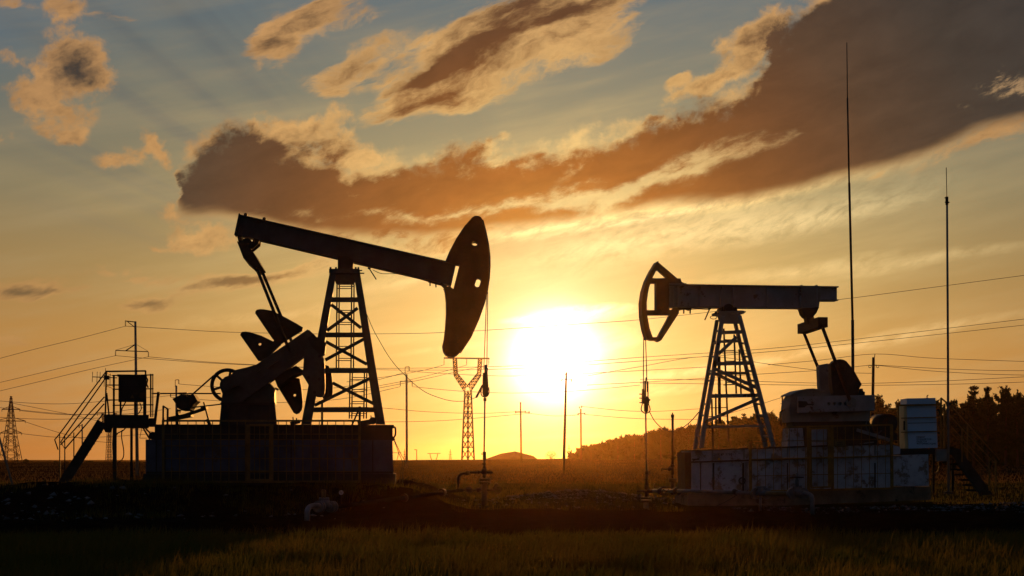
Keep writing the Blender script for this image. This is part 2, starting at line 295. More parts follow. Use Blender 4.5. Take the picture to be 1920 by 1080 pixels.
M = {
    'black_iron': mat('black_iron', (0.030, 0.030, 0.028), (0.016, 0.015, 0.013), 4, 0.6, bump=0.3, c3=(0.05, 0.022, 0.010), spot=0.58),
    'green_grey': mat('green_grey_paint', (0.060, 0.062, 0.060), (0.036, 0.037, 0.036), 2.5, 0.55, bump=0.2, c3=(0.06, 0.03, 0.015), spot=0.60),
    'dark_beam': mat('dark_beam_paint', (0.055, 0.062, 0.07), (0.034, 0.038, 0.042), 2.5, 0.55, bump=0.15, c3=(0.05, 0.03, 0.018), spot=0.60),
    'pale_grey': mat('pale_grey_paint', (0.23, 0.23, 0.25), (0.15, 0.15, 0.165), 1.6, 0.6, bump=0.2, c3=(0.06, 0.035, 0.02), spot=0.58, spot_scale=2.6),
    'mid_grey': mat('mid_grey_paint', (0.20, 0.19, 0.19), (0.13, 0.125, 0.125), 2.2, 0.6, c3=(0.07, 0.035, 0.02), spot=0.60),
    'brown_iron': mat('brown_iron', (0.055, 0.035, 0.026), (0.030, 0.02, 0.016), 3.5, 0.65, bump=0.3, c3=(0.09, 0.04, 0.018), spot=0.60),
    'navy': mat('navy_plate', (0.060, 0.070, 0.11), (0.036, 0.042, 0.066), 1.5, 0.6, c3=(0.05, 0.045, 0.045), spot=0.58, spot_scale=1.8, bump=0.15),
    'dark_plate': mat('dark_plate', (0.032, 0.030, 0.030), (0.020, 0.019, 0.019), 1.8, 0.65, c3=(0.06, 0.035, 0.02), spot=0.60),
    'white_blue': mat('white_blue_peeling_paint', (0.35, 0.37, 0.45), (0.18, 0.19, 0.235), 1.5, 0.6, c3=(0.15, 0.115, 0.10), spot=0.52, spot_scale=3.0, bump=0.3),
    'cabinet_blue': mat('pale_blue_cabinet_paint', (0.33, 0.46, 0.66), (0.28, 0.40, 0.58), 0.8, 0.45),
    'cream': mat('cream_cabinet_side', (0.55, 0.45, 0.25), (0.42, 0.34, 0.19), 1.5, 0.6),
    'yellow': mat('yellow_fence_paint', (0.20, 0.115, 0.022), (0.12, 0.068, 0.016), 5, 0.6, c3=(0.08, 0.04, 0.02), spot=0.60),
    'dull_yellow': mat('dull_yellow_fence_paint', (0.12, 0.085, 0.03), (0.07, 0.05, 0.02), 5, 0.65),
    'concrete': mat('concrete', (0.13, 0.11, 0.082), (0.075, 0.062, 0.046), 2.6, 0.95, bump=0.5, c3=(0.04, 0.033, 0.026), spot=0.56),
    'pole_concrete': mat('pole_concrete', (0.26, 0.22, 0.18), (0.17, 0.14, 0.12), 1.5, 0.9),
    'pole_wood': mat('pole_wood', (0.07, 0.042, 0.024), (0.045, 0.027, 0.016), 2.5, 0.85, stretch=(1, 1, 0.1)),
    'galv': mat('bare_pipe_steel', (0.11, 0.115, 0.135), (0.055, 0.057, 0.062), 3.0, 0.5, 0.15, c3=(0.10, 0.05, 0.03), spot=0.62),
    'pipe_yellow': mat('yellow_pipe_paint', (0.13, 0.085, 0.035), (0.075, 0.05, 0.025), 4, 0.5, c3=(0.09, 0.05, 0.03), spot=0.60),
    'lattice': mat('lattice_steel', (0.07, 0.06, 0.05), (0.045, 0.038, 0.032), 2, 0.5, 0.3),
    'cable': mat('cable_rubber', (0.025, 0.022, 0.02), (0.015, 0.013, 0.012), 6, 0.55),
    'wire': mat('overhead_wire_metal', (0.10, 0.075, 0.055), (0.07, 0.05, 0.04), 1, 0.6),
    'insulator': mat('insulator_glaze', (0.06, 0.045, 0.035), (0.03, 0.022, 0.018), 3, 0.25),
    'ink': mat('stencil_ink', (0.015, 0.015, 0.017), (0.025, 0.022, 0.022), 8, 0.7),
    'sign_yellow': mat('warning_sign_yellow', (0.60, 0.33, 0.02), (0.45, 0.24, 0.02), 3, 0.6),
    'dial': mat('gauge_dial_white', (0.30, 0.32, 0.33), (0.24, 0.26, 0.27), 4, 0.4),
    'bark': mat('pine_bark', (0.085, 0.050, 0.032), (0.05, 0.03, 0.02), 4, 0.9, stretch=(1, 1, 0.2)),
    'twig': mat('bare_twig', (0.10, 0.06, 0.035), (0.06, 0.04, 0.025), 4, 0.9),
    'stone': mat('gravel_stone', (0.095, 0.095, 0.105), (0.035, 0.035, 0.038), 1.3, 0.9),
}
M['tread'] = mat('dull_tread_plate', (0.020, 0.018, 0.017), (0.012, 0.011, 0.010), 4, 1.0); M['tread'].node_tree.nodes['Principled BSDF'].inputs['Specular IOR Level'].default_value = 0.0
def leaf_mat(name, c1, c2, trans=0.35, scale=0.6):
    m = bpy.data.materials.new(name); m.use_nodes = True
    t = m.node_tree; t.nodes.clear()
    tcn = nd(t, 'ShaderNodeTexCoord')
    n1 = noise(t, tcn.outputs['Object'], scale, 5, 0.7)
    col = mixc(t, smooth(t, n1.outputs[0], 0.3, 0.7), c1, c2)
    df = nd(t, 'ShaderNodeBsdfDiffuse'); tr = nd(t, 'ShaderNodeBsdfTranslucent'); mx = nd(t, 'ShaderNodeMixShader')
    t.links.new(col, df.inputs[0]); t.links.new(col, tr.inputs[0])
    mx.inputs[0].default_value = trans
    t.links.new(df.outputs[0], mx.inputs[1]); t.links.new(tr.outputs[0], mx.inputs[2])
    o = nd(t, 'ShaderNodeOutputMaterial'); t.links.new(mx.outputs[0], o.inputs[0])
    return m
M['needle'] = leaf_mat('pine_needles', (0.040, 0.055, 0.022), (0.022, 0.032, 0.014), 0.25)
M['straw'] = leaf_mat('dry_stubble', (0.055, 0.031, 0.012), (0.11, 0.066, 0.028), 0.5, 0.4)
M['grass'] = leaf_mat('grass_blades', (0.038, 0.045, 0.009), (0.085, 0.058, 0.014), 0.75, 0.9)

# ------------------------------------------------------------------ mesh builder
YV = Vector((0, 1, 0))
class MB:
    def __init__(s): s.v = []; s.f = []; s.sm = []; s.starts = []
    def add(s, vs, fs, smooth_=False):
        o = len(s.v); s.starts.append((o, len(s.f))); s.v += [tuple(v) for v in vs]
        for f in fs: s.f.append(tuple(i + o for i in f)); s.sm.append(smooth_)
        return s
    def hexa(s, c):
        return s.add(c, [(0, 3, 2, 1), (4, 5, 6, 7), (0, 1, 5, 4), (1, 2, 6, 5), (2, 3, 7, 6), (3, 0, 4, 7)])
    def box(s, a, b):
        (x0, y0, z0), (x1, y1, z1) = a, b
        return s.hexa([(x0, y0, z0), (x1, y0, z0), (x1, y1, z0), (x0, y1, z0), (x0, y0, z1), (x1, y0, z1), (x1, y1, z1), (x0, y1, z1)])
    def bar(s, p, q, w, d=None, up=YV):
        """rectangular bar from p to q, w across, d along the direction up"""
        d = w if d is None else d
        p = Vector(p); q = Vector(q); a = (q - p).normalized()
        if abs(a.dot(up)) > 0.95: up = Vector((1, 0, 0))
        n = a.cross(up).normalized() * (w / 2); u = n.cross(a).normalized() * (d / 2)
        return s.hexa([p - n - u, p + n - u, p + n + u, p - n + u, q - n - u, q + n - u, q + n + u, q - n + u])
    def tube(s, pts, r, n=8, r2=None, caps=True):
        pts = [Vector(p) for p in pts]; m = len(pts)
        rs = [r if r2 is None else r + (r2 - r) * i / (m - 1) for i in range(m)] if not isinstance(r, (list, tuple)) else r
        ref = None; vs = []
        for i, p in enumerate(pts):
            t = (pts[min(i + 1, m - 1)] - pts[max(i - 1, 0)]).normalized()
            if ref is None: ref = Vector((0, 0, 1)) if abs(t.z) < 0.9 else Vector((0, 1, 0))
            u = (ref - t * ref.dot(t)).normalized(); ref = u; w = t.cross(u)
            for k in range(n):
                a = 2 * math.pi * k / n
                vs.append(p + (u * math.cos(a) + w * math.sin(a)) * rs[i])
        fs = [(i * n + k, i * n + (k + 1) % n, (i + 1) * n + (k + 1) % n, (i + 1) * n + k) for i in range(m - 1) for k in range(n)]
        s.add(vs, fs, n > 4)
        if caps:
            o = len(s.v) - len(vs)
            s.f.append(tuple(o + k for k in reversed(range(n)))); s.sm.append(False)
            s.f.append(tuple(o + (m - 1) * n + k for k in range(n))); s.sm.append(False)
        return s
    def ring(s, c, axis, R0, r, n=28, k=6, a0=0.0, a1=2 * math.pi):
        c = Vector(c); axis = Vector(axis).normalized()
        u = axis.orthogonal().normalized(); w = axis.cross(u)
        full = abs(a1 - a0 - 2 * math.pi) < 1e-6
        pts = [c + (u * math.cos(a0 + (a1 - a0) * i / n) + w * math.sin(a0 + (a1 - a0) * i / n)) * R0 for i in range(n + 1)]
        return s.tube(pts, r, k, caps=not full)
    def disc(s, c, axis, R0, h, n=28):
        c = Vector(c); a = Vector(axis).normalized() * (h / 2)
        return s.tube([c - a, c + a], R0, n)
    def prism(s, outline, y0, y1, holes=()):
        """outline [(x, z)] in the local plane, from depth y0 to y1, with holes"""
        loops = [list(outline)] + [list(h) for h in holes]
        flat = [Vector((x, z, 0)) for lp in loops for (x, z) in lp]
        tri = tessellate_polygon([[Vector((x, z, 0)) for (x, z) in lp] for lp in loops])
        n = len(flat); vs = [(p.x, y0, p.y) for p in flat] + [(p.x, y1, p.y) for p in flat]
        fs = []
        for t in tri:
            a, b, c = (flat[i] for i in t)
            ccw = (b - a).cross(c - a).z > 0
            t = t if ccw else (t[0], t[2], t[1])
            fs.append(tuple(t)); fs.append((t[0] + n, t[2] + n, t[1] + n))
        o = 0
        for li, lp in enumerate(loops):
            m = len(lp)
            ar = sum(lp[i][0] * lp[(i + 1) % m][1] - lp[(i + 1) % m][0] * lp[i][1] for i in range(m))
            for i in range(m):
                j = (i + 1) % m
                q = (o + i, o + i + n, o + j + n, o + j)
                fs.append(q if (ar > 0) == (li == 0) else q[::-1])
            o += m
        return s.add(vs, fs)
    def build_each(s, name, material, parent=None):
        """every bar or plate that was added becomes an object of its own"""
        out = []; ends = s.starts[1:] + [(len(s.v), len(s.f))]
        for (v0, f0), (v1, f1) in zip(s.starts, ends):
            p = MB(); p.v = s.v[v0:v1]; p.f = [tuple(i - v0 for i in f) for f in s.f[f0:f1]]; p.sm = s.sm[f0:f1]
            out.append(p.build(name, material, parent))
        return out[0]
    def build(s, name, material, parent=None, loc=None):
        me = bpy.data.meshes.new(name); me.from_pydata(s.v, [], s.f); me.update()
        me.polygons.foreach_set('use_smooth', s.sm)
        me.materials.append(M[material] if isinstance(material, str) else material)
        o = bpy.data.objects.new(name, me); COL.objects.link(o)
        if parent is not None: o.parent = parent
        if loc is not None: o.location = loc
        return o
def tag(o, label=None, cat=None, group=None, kind=None):
    for k, v in (('label', label), ('category', cat), ('group', group), ('kind', kind)):
        if v: o[k] = v
    return o
def empty(name, loc, label, cat, group=None, yaw=0.0):
    o = bpy.data.objects.new(name, None); COL.objects.link(o)
    o.location = loc; o.rotation_euler = (0, 0, yaw); o.empty_display_size = 0.3
    return tag(o, label, cat, group)
def W(px, py, Y):
    return Vector(((px - 960) * Y / FPX, Y, EYE + (HZ - py) * Y / FPX))
class Frame:
    """a thing's own axes: measures read off the photograph become metres on the plane at local depth yl"""
    def __init__(s, px, Y, yaw=0.0, z=0.0):
        s.o = Vector(((px - 960) * Y / FPX, Y, z)); s.yaw = R(yaw)
        s.ri = Matrix.Rotation(-s.yaw, 3, 'Z')
        s.c = s.ri @ (Vector((0, 0, EYE)) - s.o); s.s = Y / FPX
    def P(s, px, py, yl=0.0):
        d = s.ri @ Vector(((px - 960) / FPX, 1, (HZ - py) / FPX))
        return s.c + d * ((yl - s.c.y) / d.y)
    def xz(s, pts, yl=0.0):
        return [(p.x, p.z) for p in (s.P(a, b, yl) for a, b in pts)]
    def thing(s, name, label, cat, group=None):
        return empty(name, s.o, label, cat, group, s.yaw)
def circle_px(cx, cy, rx, ry=None, n=16, rot=0.0):
    ry = rx if ry is None else ry
    return [(cx + rx * math.cos(a) * math.cos(rot) - ry * math.sin(a) * math.sin(rot), cy + rx * math.cos(a) * math.sin(rot) + ry * math.sin(a) * math.cos(rot))
            for a in (2 * math.pi * i / n for i in range(n))]
def catenary(p, q, sag, n=14):
    p = Vector(p); q = Vector(q)
    return [p.lerp(q, t) - Vector((0, 0, sag * 4 * t * (1 - t))) for t in (i / n for i in range(n + 1))]
def spline(pts, n=6):
    pts = [Vector(p) for p in pts]; out = []
    for i in range(len(pts) - 1):
        a = pts[max(i - 1, 0)]; b = pts[i]; c = pts[i + 1]; d = pts[min(i + 2, len(pts) - 1)]
        for k in range(n):
            t = k / n
            out.append(0.5 * ((2 * b) + (c - a) * t + (2 * a - 5 * b + 4 * c - d) * t * t + (3 * b - a - 3 * c + d) * t ** 3))
    return out + [pts[-1]]
def text_mesh(name, body, size, material, parent, loc, align='LEFT', space=1.0):
    cu = bpy.data.curves.new(name, 'FONT'); cu.body = body; cu.size = size; cu.extrude = 0.001
    cu.align_x = align; cu.space_line = 1.05; cu.space_character = space; cu.offset = size * 0.012
    t = bpy.data.objects.new(name + '_src', cu); COL.objects.link(t)
    dg = bpy.context.evaluated_depsgraph_get(); dg.update()
    me = bpy.data.meshes.new_from_object(t.evaluated_get(dg)); bpy.data.objects.remove(t); bpy.data.curves.remove(cu)
    me.materials.clear(); me.materials.append(M[material])
    o = bpy.data.objects.new(name, me); COL.objects.link(o); o.parent = parent
    o.location = loc; o.rotation_euler = (R(90), 0, 0)
    return o
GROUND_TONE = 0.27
# ------------------------------------------------------------------ ground
def vnoise(x, y, seed=0):
    """smooth value noise on arrays"""
    xi = np.floor(x).astype(np.int64); yi = np.floor(y).astype(np.int64); xf = x - xi; yf = y - yi
    def h(a, b):
        n = (a * 374761393 + b * 668265263 + seed * 974711) & 0x7fffffff
        n = ((n ^ (n >> 13)) * 1274126177) & 0x7fffffff
        return ((n ^ (n >> 16)) & 0xffff) / 65535.0
    u = xf * xf * (3 - 2 * xf); v = yf * yf * (3 - 2 * yf)
    return (h(xi, yi) * (1 - u) + h(xi + 1, yi) * u) * (1 - v) + (h(xi, yi + 1) * (1 - u) + h(xi + 1, yi + 1) * u) * v
def fbm(x, y, o=4, seed=0):
    s = 0.0; a = 0.5
    for i in range(o): s = s + a * (vnoise(x, y, seed + i) - 0.5); x = x * 2.03; y = y * 2.03; a *= 0.5
    return s
def sstep(x, a, b):
    t = np.clip((x - a) / (b - a), 0, 1); return t * t * (3 - 2 * t)
def ground_z(X, Y):
    X = np.asarray(X, float); Y = np.asarray(Y, float)
    z = np.zeros_like(X + Y)
    # far rise that makes the skyline
    top = 1.2 + np.where(X < 0, 0.0078 * X, 0.012 * np.minimum(X, 25) - 0.010 * np.clip(X - 25, 0, 120))
    top = np.maximum(top, -0.2)
    z = z + top * sstep(Y, 85, 300) * (1 - 0.9 * sstep(Y, 330, 900))
    # bank of earth under the left pump
    wob = fbm(X * 0.5, Y * 0.5, 3, 5) * 1.6
    e = np.maximum(np.maximum((-11.2 - X) / 3.0, (X + 2.75) / 1.75), np.maximum((33.4 - Y) / 4.2, (Y - 40) / 4.0)) + wob * 0.35
    z = z + 0.60 * (1 - sstep(e, -0.02, 1.0))
    bk = 1 - sstep(e, -0.3, 1.0)
    z = z + bk * fbm(X * 0.9, Y * 0.9, 4, 15) * 0.22
    # low heap of rubble between the wells, hollow round the right wellhead
    z = z + 0.34 * np.exp(-(((X - 1.9) / 2.3) ** 2 + ((Y - 40) / 2.6) ** 2))
    z = z - 0.12 * np.exp(-(((X - 3.4) / 1.2) ** 2 + ((Y - 35) / 1.3) ** 2))
    z = z + 0.16 * np.exp(-(((X - 13.5) / 3.0) ** 2 + ((Y - 35.5) / 1.6) ** 2))
    # rough soil: strong on the bare strip and the bank, weak elsewhere
    soil = sstep(Y, 22.0, 24.0) * (1 - sstep(Y, 33, 37))
    z = z + fbm(X * 1.1, Y * 1.1, 5, 1) * (0.05 + 0.16 * soil) * (1 - sstep(Y, 60, 120))
    z = z + fbm(X * 5.0, Y * 5.0, 3, 9) * (0.02 + 0.05 * soil) * (1 - sstep(Y, 45, 70))
    z = z + fbm(X * 0.05, Y * 0.12, 3, 3) * 0.5 * sstep(Y, 90, 200)
    # wheel ruts along the bare strip
    for yc in (25.2, 27.0):
        z = z - 0.07 * np.exp(-((Y - yc - 0.5 * np.sin(X * 0.25)) / 0.22) ** 2)
    return z
ys = np.concatenate([np.linspace(-80, 9, 20), np.linspace(9.5, 22, 60), np.linspace(22.1, 46, 230), np.geomspace(46.3, 400, 170), np.geomspace(410, 9000, 50)])
ncol = 420
us = np.linspace(-1, 1, ncol)
us = np.sign(us) * (0.75 * np.abs(us) + 0.25 * np.abs(us) ** 3)
hw = np.abs(ys) * 0.62 + 9
XX = us[None, :] * hw[:, None]; YY = np.repeat(ys[:, None], ncol, 1)
ZZ = ground_z(XX, YY)
gv = np.stack([XX, YY, ZZ], -1).reshape(-1, 3)
ii = np.arange(len(ys) - 1)[:, None] * ncol + np.arange(ncol - 1)[None, :]
gf = np.stack([ii, ii + 1, ii + ncol + 1, ii + ncol], -1).reshape(-1, 4)
gm = bpy.data.meshes.new('ground'); gm.from_pydata(gv.tolist(), [], gf.tolist()); gm.update()
gm.polygons.foreach_set('use_smooth', [True] * len(gm.polygons))
ground = bpy.data.objects.new('ground', gm); COL.objects.link(ground)
tag(ground, 'dark field with a bare earth track, an earth bank and stubble behind', 'ground', kind='structure')
m = bpy.data.materials.new('field_soil_and_turf'); m.use_nodes = True
t = m.node_tree; b = t.nodes['Principled BSDF']
tcn = nd(t, 'ShaderNodeTexCoord'); P3 = tcn.outputs['Object']
sp = nd(t, 'ShaderNodeSeparateXYZ'); t.links.new(P3, sp.inputs[0])
big = noise(t, P3, 0.35, 5, 0.6); mid = noise(t, P3, 1.7, 8, 0.7); fin = noise(t, P3, 14.0, 8, 0.75)
rows = noise(t, mapping(t, P3, rot=R(4), scale=(0.10, 0.9, 0.9), kind='POINT'), 1.2, 6, 0.65)
yw = mth(t, 'ADD', sp.outputs[1], mth(t, 'MULTIPLY', mth(t, 'SUBTRACT', big.outputs[0], 0.5), 6.0))
soilc = mixc(t, smooth(t, mid.outputs[0], 0.3, 0.7), (0.060, 0.038, 0.024), (0.026, 0.017, 0.012))
soilc = mixc(t, smooth(t, fin.outputs[0], 0.60, 0.70), soilc, (0.10, 0.078, 0.06))
turf = mixc(t, smooth(t, rows.outputs[0], 0.35, 0.65), (0.060, 0.064, 0.016), (0.095, 0.078, 0.022))
turf = mixc(t, smooth(t, fin.outputs[0], 0.5, 0.7), turf, (0.035, 0.04, 0.012))
stub = mixc(t, smooth(t, rows.outputs[0], 0.40, 0.60), (0.11, 0.062, 0.030), (0.05, 0.030, 0.017))
stub = mixc(t, smooth(t, mid.outputs[0], 0.56, 0.66), stub, (0.19, 0.11, 0.055))
stub = mixc(t, smooth(t, big.outputs[0], 0.52, 0.60), stub, (0.035, 0.022, 0.012))
far = mixc(t, smooth(t, yw, 74.0, 92.0), turf, stub)
patch = smooth(t, mth(t, 'ADD', big.outputs[0], mth(t, 'MULTIPLY', mid.outputs[0], 0.4)), 0.70, 0.80)
far = mixc(t, mth(t, 'MULTIPLY', patch, 0.5), far, soilc)
# earth of the bank and the bare strip
xw = sp.outputs[0]
bank = mth(t, 'MULTIPLY', smooth(t, xw, -0.6, -2.0), smooth(t, yw, 45.0, 41.0))
strip = smooth(t, yw, 37.0, 33.5)
bare = mth(t, 'MAXIMUM', bank, strip)
col = mixc(t, bare, far, soilc)
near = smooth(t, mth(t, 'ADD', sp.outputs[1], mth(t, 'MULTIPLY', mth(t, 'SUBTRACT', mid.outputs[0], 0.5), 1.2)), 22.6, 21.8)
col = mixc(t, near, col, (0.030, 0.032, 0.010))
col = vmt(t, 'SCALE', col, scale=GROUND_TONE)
t.nodes.remove(b); b = nd(t, 'ShaderNodeBsdfDiffuse'); t.links.new(b.outputs[0], t.nodes['Material Output'].inputs[0])
t.links.new(col, b.inputs['Color'])
bn = nd(t, 'ShaderNodeBump'); bn.inputs['Strength'].default_value = 0.8; bn.inputs['Distance'].default_value = 0.06
t.links.new(mth(t, 'ADD', fin.outputs[0], mth(t, 'MULTIPLY', mid.outputs[0], 2.0)), bn.inputs['Height']); t.links.new(bn.outputs[0], b.inputs['Normal'])
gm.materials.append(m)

# grass: blades as one sheet of small bent strips
def blades(name, n, xyf, hmin, hmax, wid, label, seed=1, lean=0.5, mtl='grass'):
    rg = np.random.default_rng(seed)
    x, y = xyf(rg, n); n = len(x)
    z = ground_z(x, y) - 0.01
    cl = fbm(x * 0.9, y * 0.9, 4, 21) + 0.5
    h = (hmin + (hmax - hmin) * rg.random(n) ** 1.6) * (0.25 + 1.5 * np.clip(cl, 0, 1))
    tall = rg.random(n) < 0.03; h = np.where(tall, h * 1.35 + .02, h)
    a = rg.random(n) * 6.283; ld = rg.normal(0, lean, n) * h; la = rg.random(n) * 6.283
    dx = np.cos(a) * wid * 0.5; dy = np.sin(a) * wid * 0.5 * 0.6
    lx = np.cos(la) * ld + 0.10 * h; ly = np.sin(la) * ld
    V = np.zeros((n, 5, 3))
    for k, (f, tt) in enumerate(((1, 0), (-1, 0), (-0.7, 0.55), (0.7, 0.55))):
        V[:, k, 0] = x + f * dx + lx * tt * 0.35; V[:, k, 1] = y + f * dy + ly * tt * 0.35; V[:, k, 2] = z + h * tt
    V[:, 4, 0] = x + lx; V[:, 4, 1] = y + ly; V[:, 4, 2] = z + h * np.clip(1 - 0.3 * np.abs(ld) / h, 0.4, 1)
    base = np.arange(n)[:, None] * 5
    me = bpy.data.meshes.new(name)
    me.vertices.add(n * 5); me.vertices.foreach_set('co', V.ravel())
    lp = np.concatenate([base + np.array([[0, 1, 2, 3]]), base + np.array([[3, 2, 4]])], 1).ravel()
    me.loops.add(len(lp)); me.loops.foreach_set('vertex_index', lp.astype(np.int32))
    st_ = (np.arange(n)[:, None] * 7 + np.array([[0, 4]])).ravel()
    me.polygons.add(n * 2); me.polygons.foreach_set('loop_start', st_.astype(np.int32))
    me.update(calc_edges=True); me.materials.append(M[mtl])
    o = bpy.data.objects.new(name, me); COL.objects.link(o)
    return tag(o, label, 'grass', kind='stuff')
def front_xy(rg, n):
    y = 12.5 + 10.0 * rg.random(n) ** 0.85; x = (rg.random(n) * 2 - 1) * (y * 0.40)
    edge = 22.0 + fbm(x * 0.8, x * 0 + 3.3, 4, 41) * 2.2
    k = y < edge
    return x[k], y[k]
blades('grass', 95000, front_xy, 0.05, 0.24, 0.011, 'uneven long grass along the front of the picture', 3)
def back_xy(rg, n):
    y = 34 + 44 * rg.random(n) ** 1.5; x = (rg.random(n) * 2 - 1) * (y * 0.40)
    onbank = (x > -14) & (x < -1.2) & (y < 44); foot = (x > 4.2) & (x < 11.6) & (y < 41)
    heap = (((x - 1.9) / 2.2) ** 2 + ((y - 40) / 2.6) ** 2 < 1)
    k = ~(onbank | foot | heap) & (rg.random(n) < 0.55 + fbm(x * 0.5, y * 0.5, 3, 51) * 1.6)
    return x[k], y[k]
blades('rough_grass', 60000, back_xy, 0.04, 0.16, 0.016, 'short rough grass of the field between and behind the pumps', 4)

def bank_weeds(rg, n):
    x = -14.0 + 13.0 * rg.random(n); y = 28.5 + 6.4 * rg.random(n) ** .7
    c = fbm(x * 0.8, y * 0.8, 4, 91); k = (c > 0.04) & ~((x > -9.6) & (x < -2.6) & (y > 34.3)); return x[k], y[k]
blades('bank_grass', 16000, bank_weeds, 0.05, 0.24, 0.012, 'tufts of weeds over the dark earth bank under the left pump', 6, 0.6)
def stubble_xy(rg, n):
    y = 70 + 170 * rg.random(n) ** 1.3; x = (rg.random(n) * 2 - 1) * (y * 0.40)
    row = np.sin(y * 2.2 + fbm(x * 0.05, y * 0.05, 3, 61) * 9) + fbm(x * 0.25, y * 0.6, 3, 63) * 3; k = row > 0.1; return x[k], y[k]
blades('stubble', 80000, stubble_xy, 0.06, 0.24, 0.05, 'dry stubble of the far field in front of the skyline', 8, 0.6, 'straw')
# loose stones on the bare earth
def stones(name, n, xyf, rmin, rmax, label, seed, mtl='stone'):
    rg = np.random.default_rng(seed); x, y = xyf(rg, n); mb = MB()
    oc = [(1, 0, 0), (0, 1, 0), (-1, 0, 0), (0, -1, 0), (0, 0, 1), (0, 0, -1)]
    fc = [(0, 1, 4), (1, 2, 4), (2, 3, 4), (3, 0, 4), (1, 0, 5), (2, 1, 5), (3, 2, 5), (0, 3, 5)]
    z = ground_z(x, y)
    for i in range(len(x)):
        r = rmin + (rmax - rmin) * rg.random() ** 5
        q = rg.normal(0, 0.28, (6, 3)); a = rg.random() * 6.28; ca, sa = math.cos(a), math.sin(a)
        vs = []
        for j, c in enumerate(oc):
            vx, vy, vz = (c[0] + q[j, 0]) * 1.2, c[1] + q[j, 1], (c[2] + q[j, 2]) * 0.65
            vs.append((x[i] + r * (vx * ca - vy * sa), y[i] + r * (vx * sa + vy * ca), z[i] + r * (vz + 0.2)))
        mb.add(vs, fc)
    return tag(mb.build(name, mtl), label, 'gravel', kind='stuff')
def bank_xy(rg, n):
    x = np.where(rg.random(n) < .6, rg.normal(-11.2, 1.0, n), -13.2 + 10.5 * rg.random(n)); y = 28.0 + 5.0 * rg.random(n)
    c = fbm(x * 1.3, y * 1.3, 3, 77); k = (c > 0.0) | (rg.random(n) < .12); return x[k], y[k]
def heap_xy(rg, n):
    x = rg.normal(1.9, 1.5, n); y = rg.normal(39.2, 1.5, n); return x, y
def foot_xy(rg, n):
    x = 5.0 + 9.5 * rg.random(n) ** 0.7; y = 32.6 + 2.9 * rg.random(n); return x, y
stones('gravel', 1300, bank_xy, 0.006, 0.085, 'pale stones scattered over the dark bank below the left pump', 5)
stones('rubble_gravel', 1600, heap_xy, 0.01, 0.06, 'bluish rubble spread on the low heap between the two wells', 6)
stones('chipping_gravel', 1700, foot_xy, 0.008, 0.06, 'pale chippings in front of the right foundation', 7)
# ------------------------------------------------------------------ left pump
FL = Frame(600, 36.0, 4.5)
P = FL.P; S = FL.s
pump = FL.thing('pumpjack', 'dark pumpjack with a solid blade-shaped head and tilted beam, on the left bank', 'pumpjack')
def bolt(mb, px, py, y0, r=3, h=None):
    c = P(px, py, y0); return mb.disc((c.x, y0, c.z), YV, r * S, h or 0.05, 10)
def seg(mb, a, b, w, yl, d):
    """bar between two photo points at local depth yl, w photo pixels wide, d metres deep"""
    return mb.bar(P(*a, yl), P(*b, yl), w * S, d)
# walking beam: web, two flanges, cover plate, end plate
bt0, bt1, bb0, bb1 = (450.5, 404), (855, 495.5), (442.5, 441), (846, 536)
def lerp2(a, b, t): return (a[0] + (b[0] - a[0]) * t, a[1] + (b[1] - a[1]) * t)
web = MB().prism(FL.xz([lerp2(bt0, bb0, .06), lerp2(bt1, bb1, .06), lerp2(bb1, bt1, .06), lerp2(bb0, bt0, .06)]), -0.10, 0.10)
bm_ = web.build('walking_beam', 'dark_beam', pump)
fl = MB()
for (a0, a1, c0, c1) in ((bt0, bt1, bb0, bb1), (bb0, bb1, bt0, bt1)):
    fl.prism(FL.xz([a0, a1, lerp2(a1, c1, .055), lerp2(a0, c0, .055)]), -0.19, 0.19)
fl.build_each('flange', 'dark_beam', bm_)
cp = MB()
for y in (-0.125, 0.103):
    t0, t1 = .455, .565
    cp.prism(FL.xz([lerp2(lerp2(bt0, bt1, t0), lerp2(bb0, bb1, t0), .07), lerp2(lerp2(bt0, bt1, t1), lerp2(bb0, bb1, t1), .07),
                    lerp2(lerp2(bb0, bb1, t1), lerp2(bt0, bt1, t1), .07), lerp2(lerp2(bb0, bb1, t0), lerp2(bt0, bt1, t0), .07)]), y, y + 0.022)
cp.build_each('cover_plate', 'green_grey', bm_)
mb = MB(); seg(mb, lerp2(bt0, bb0, -.04), lerp2(bb0, bt0, -.04), 3, 0, 0.40); mb.build('end_plate', 'dark_beam', bm_)
mb = MB()
for (a, b_) in (((460, 406), (461, 401)), ((495, 414), (496, 409))): seg(mb, a, b_, 6, 0, 0.09); seg(mb, (b_[0], b_[1] + 1), (b_[0], b_[1] - 1.5), 3.5, 0, 0.05)
mb.build_each('lifting_lug', 'black_iron', bm_)
mb = MB(); seg(mb, (692, 503), (705.5, 524), 2, -0.12, 0.03); seg(mb, (690, 502), (695, 504), 4, -0.12, 0.06)
mb.build('hook_rod', 'black_iron', bm_)
mb = MB(); mb.tube(spline([P(699, 506, -.13), P(716, 513, -.13), P(745, 513.5, -.13), P(775, 520, -.13), P(806, 529, -.13)]), 0.6 * S, 5)
for k in (806, 817): seg(mb, (k, 528 + (k - 806) * .25), (k + .5, 536 + (k - 806) * .25), 2.4, -0.13, 0.04)
seg(mb, (803, 528), (838, 537), 3, -0.13, 0.05); seg(mb, (826, 531), (841, 546), 5, -.13, .08); mb.build('head_latch', 'black_iron', bm_)
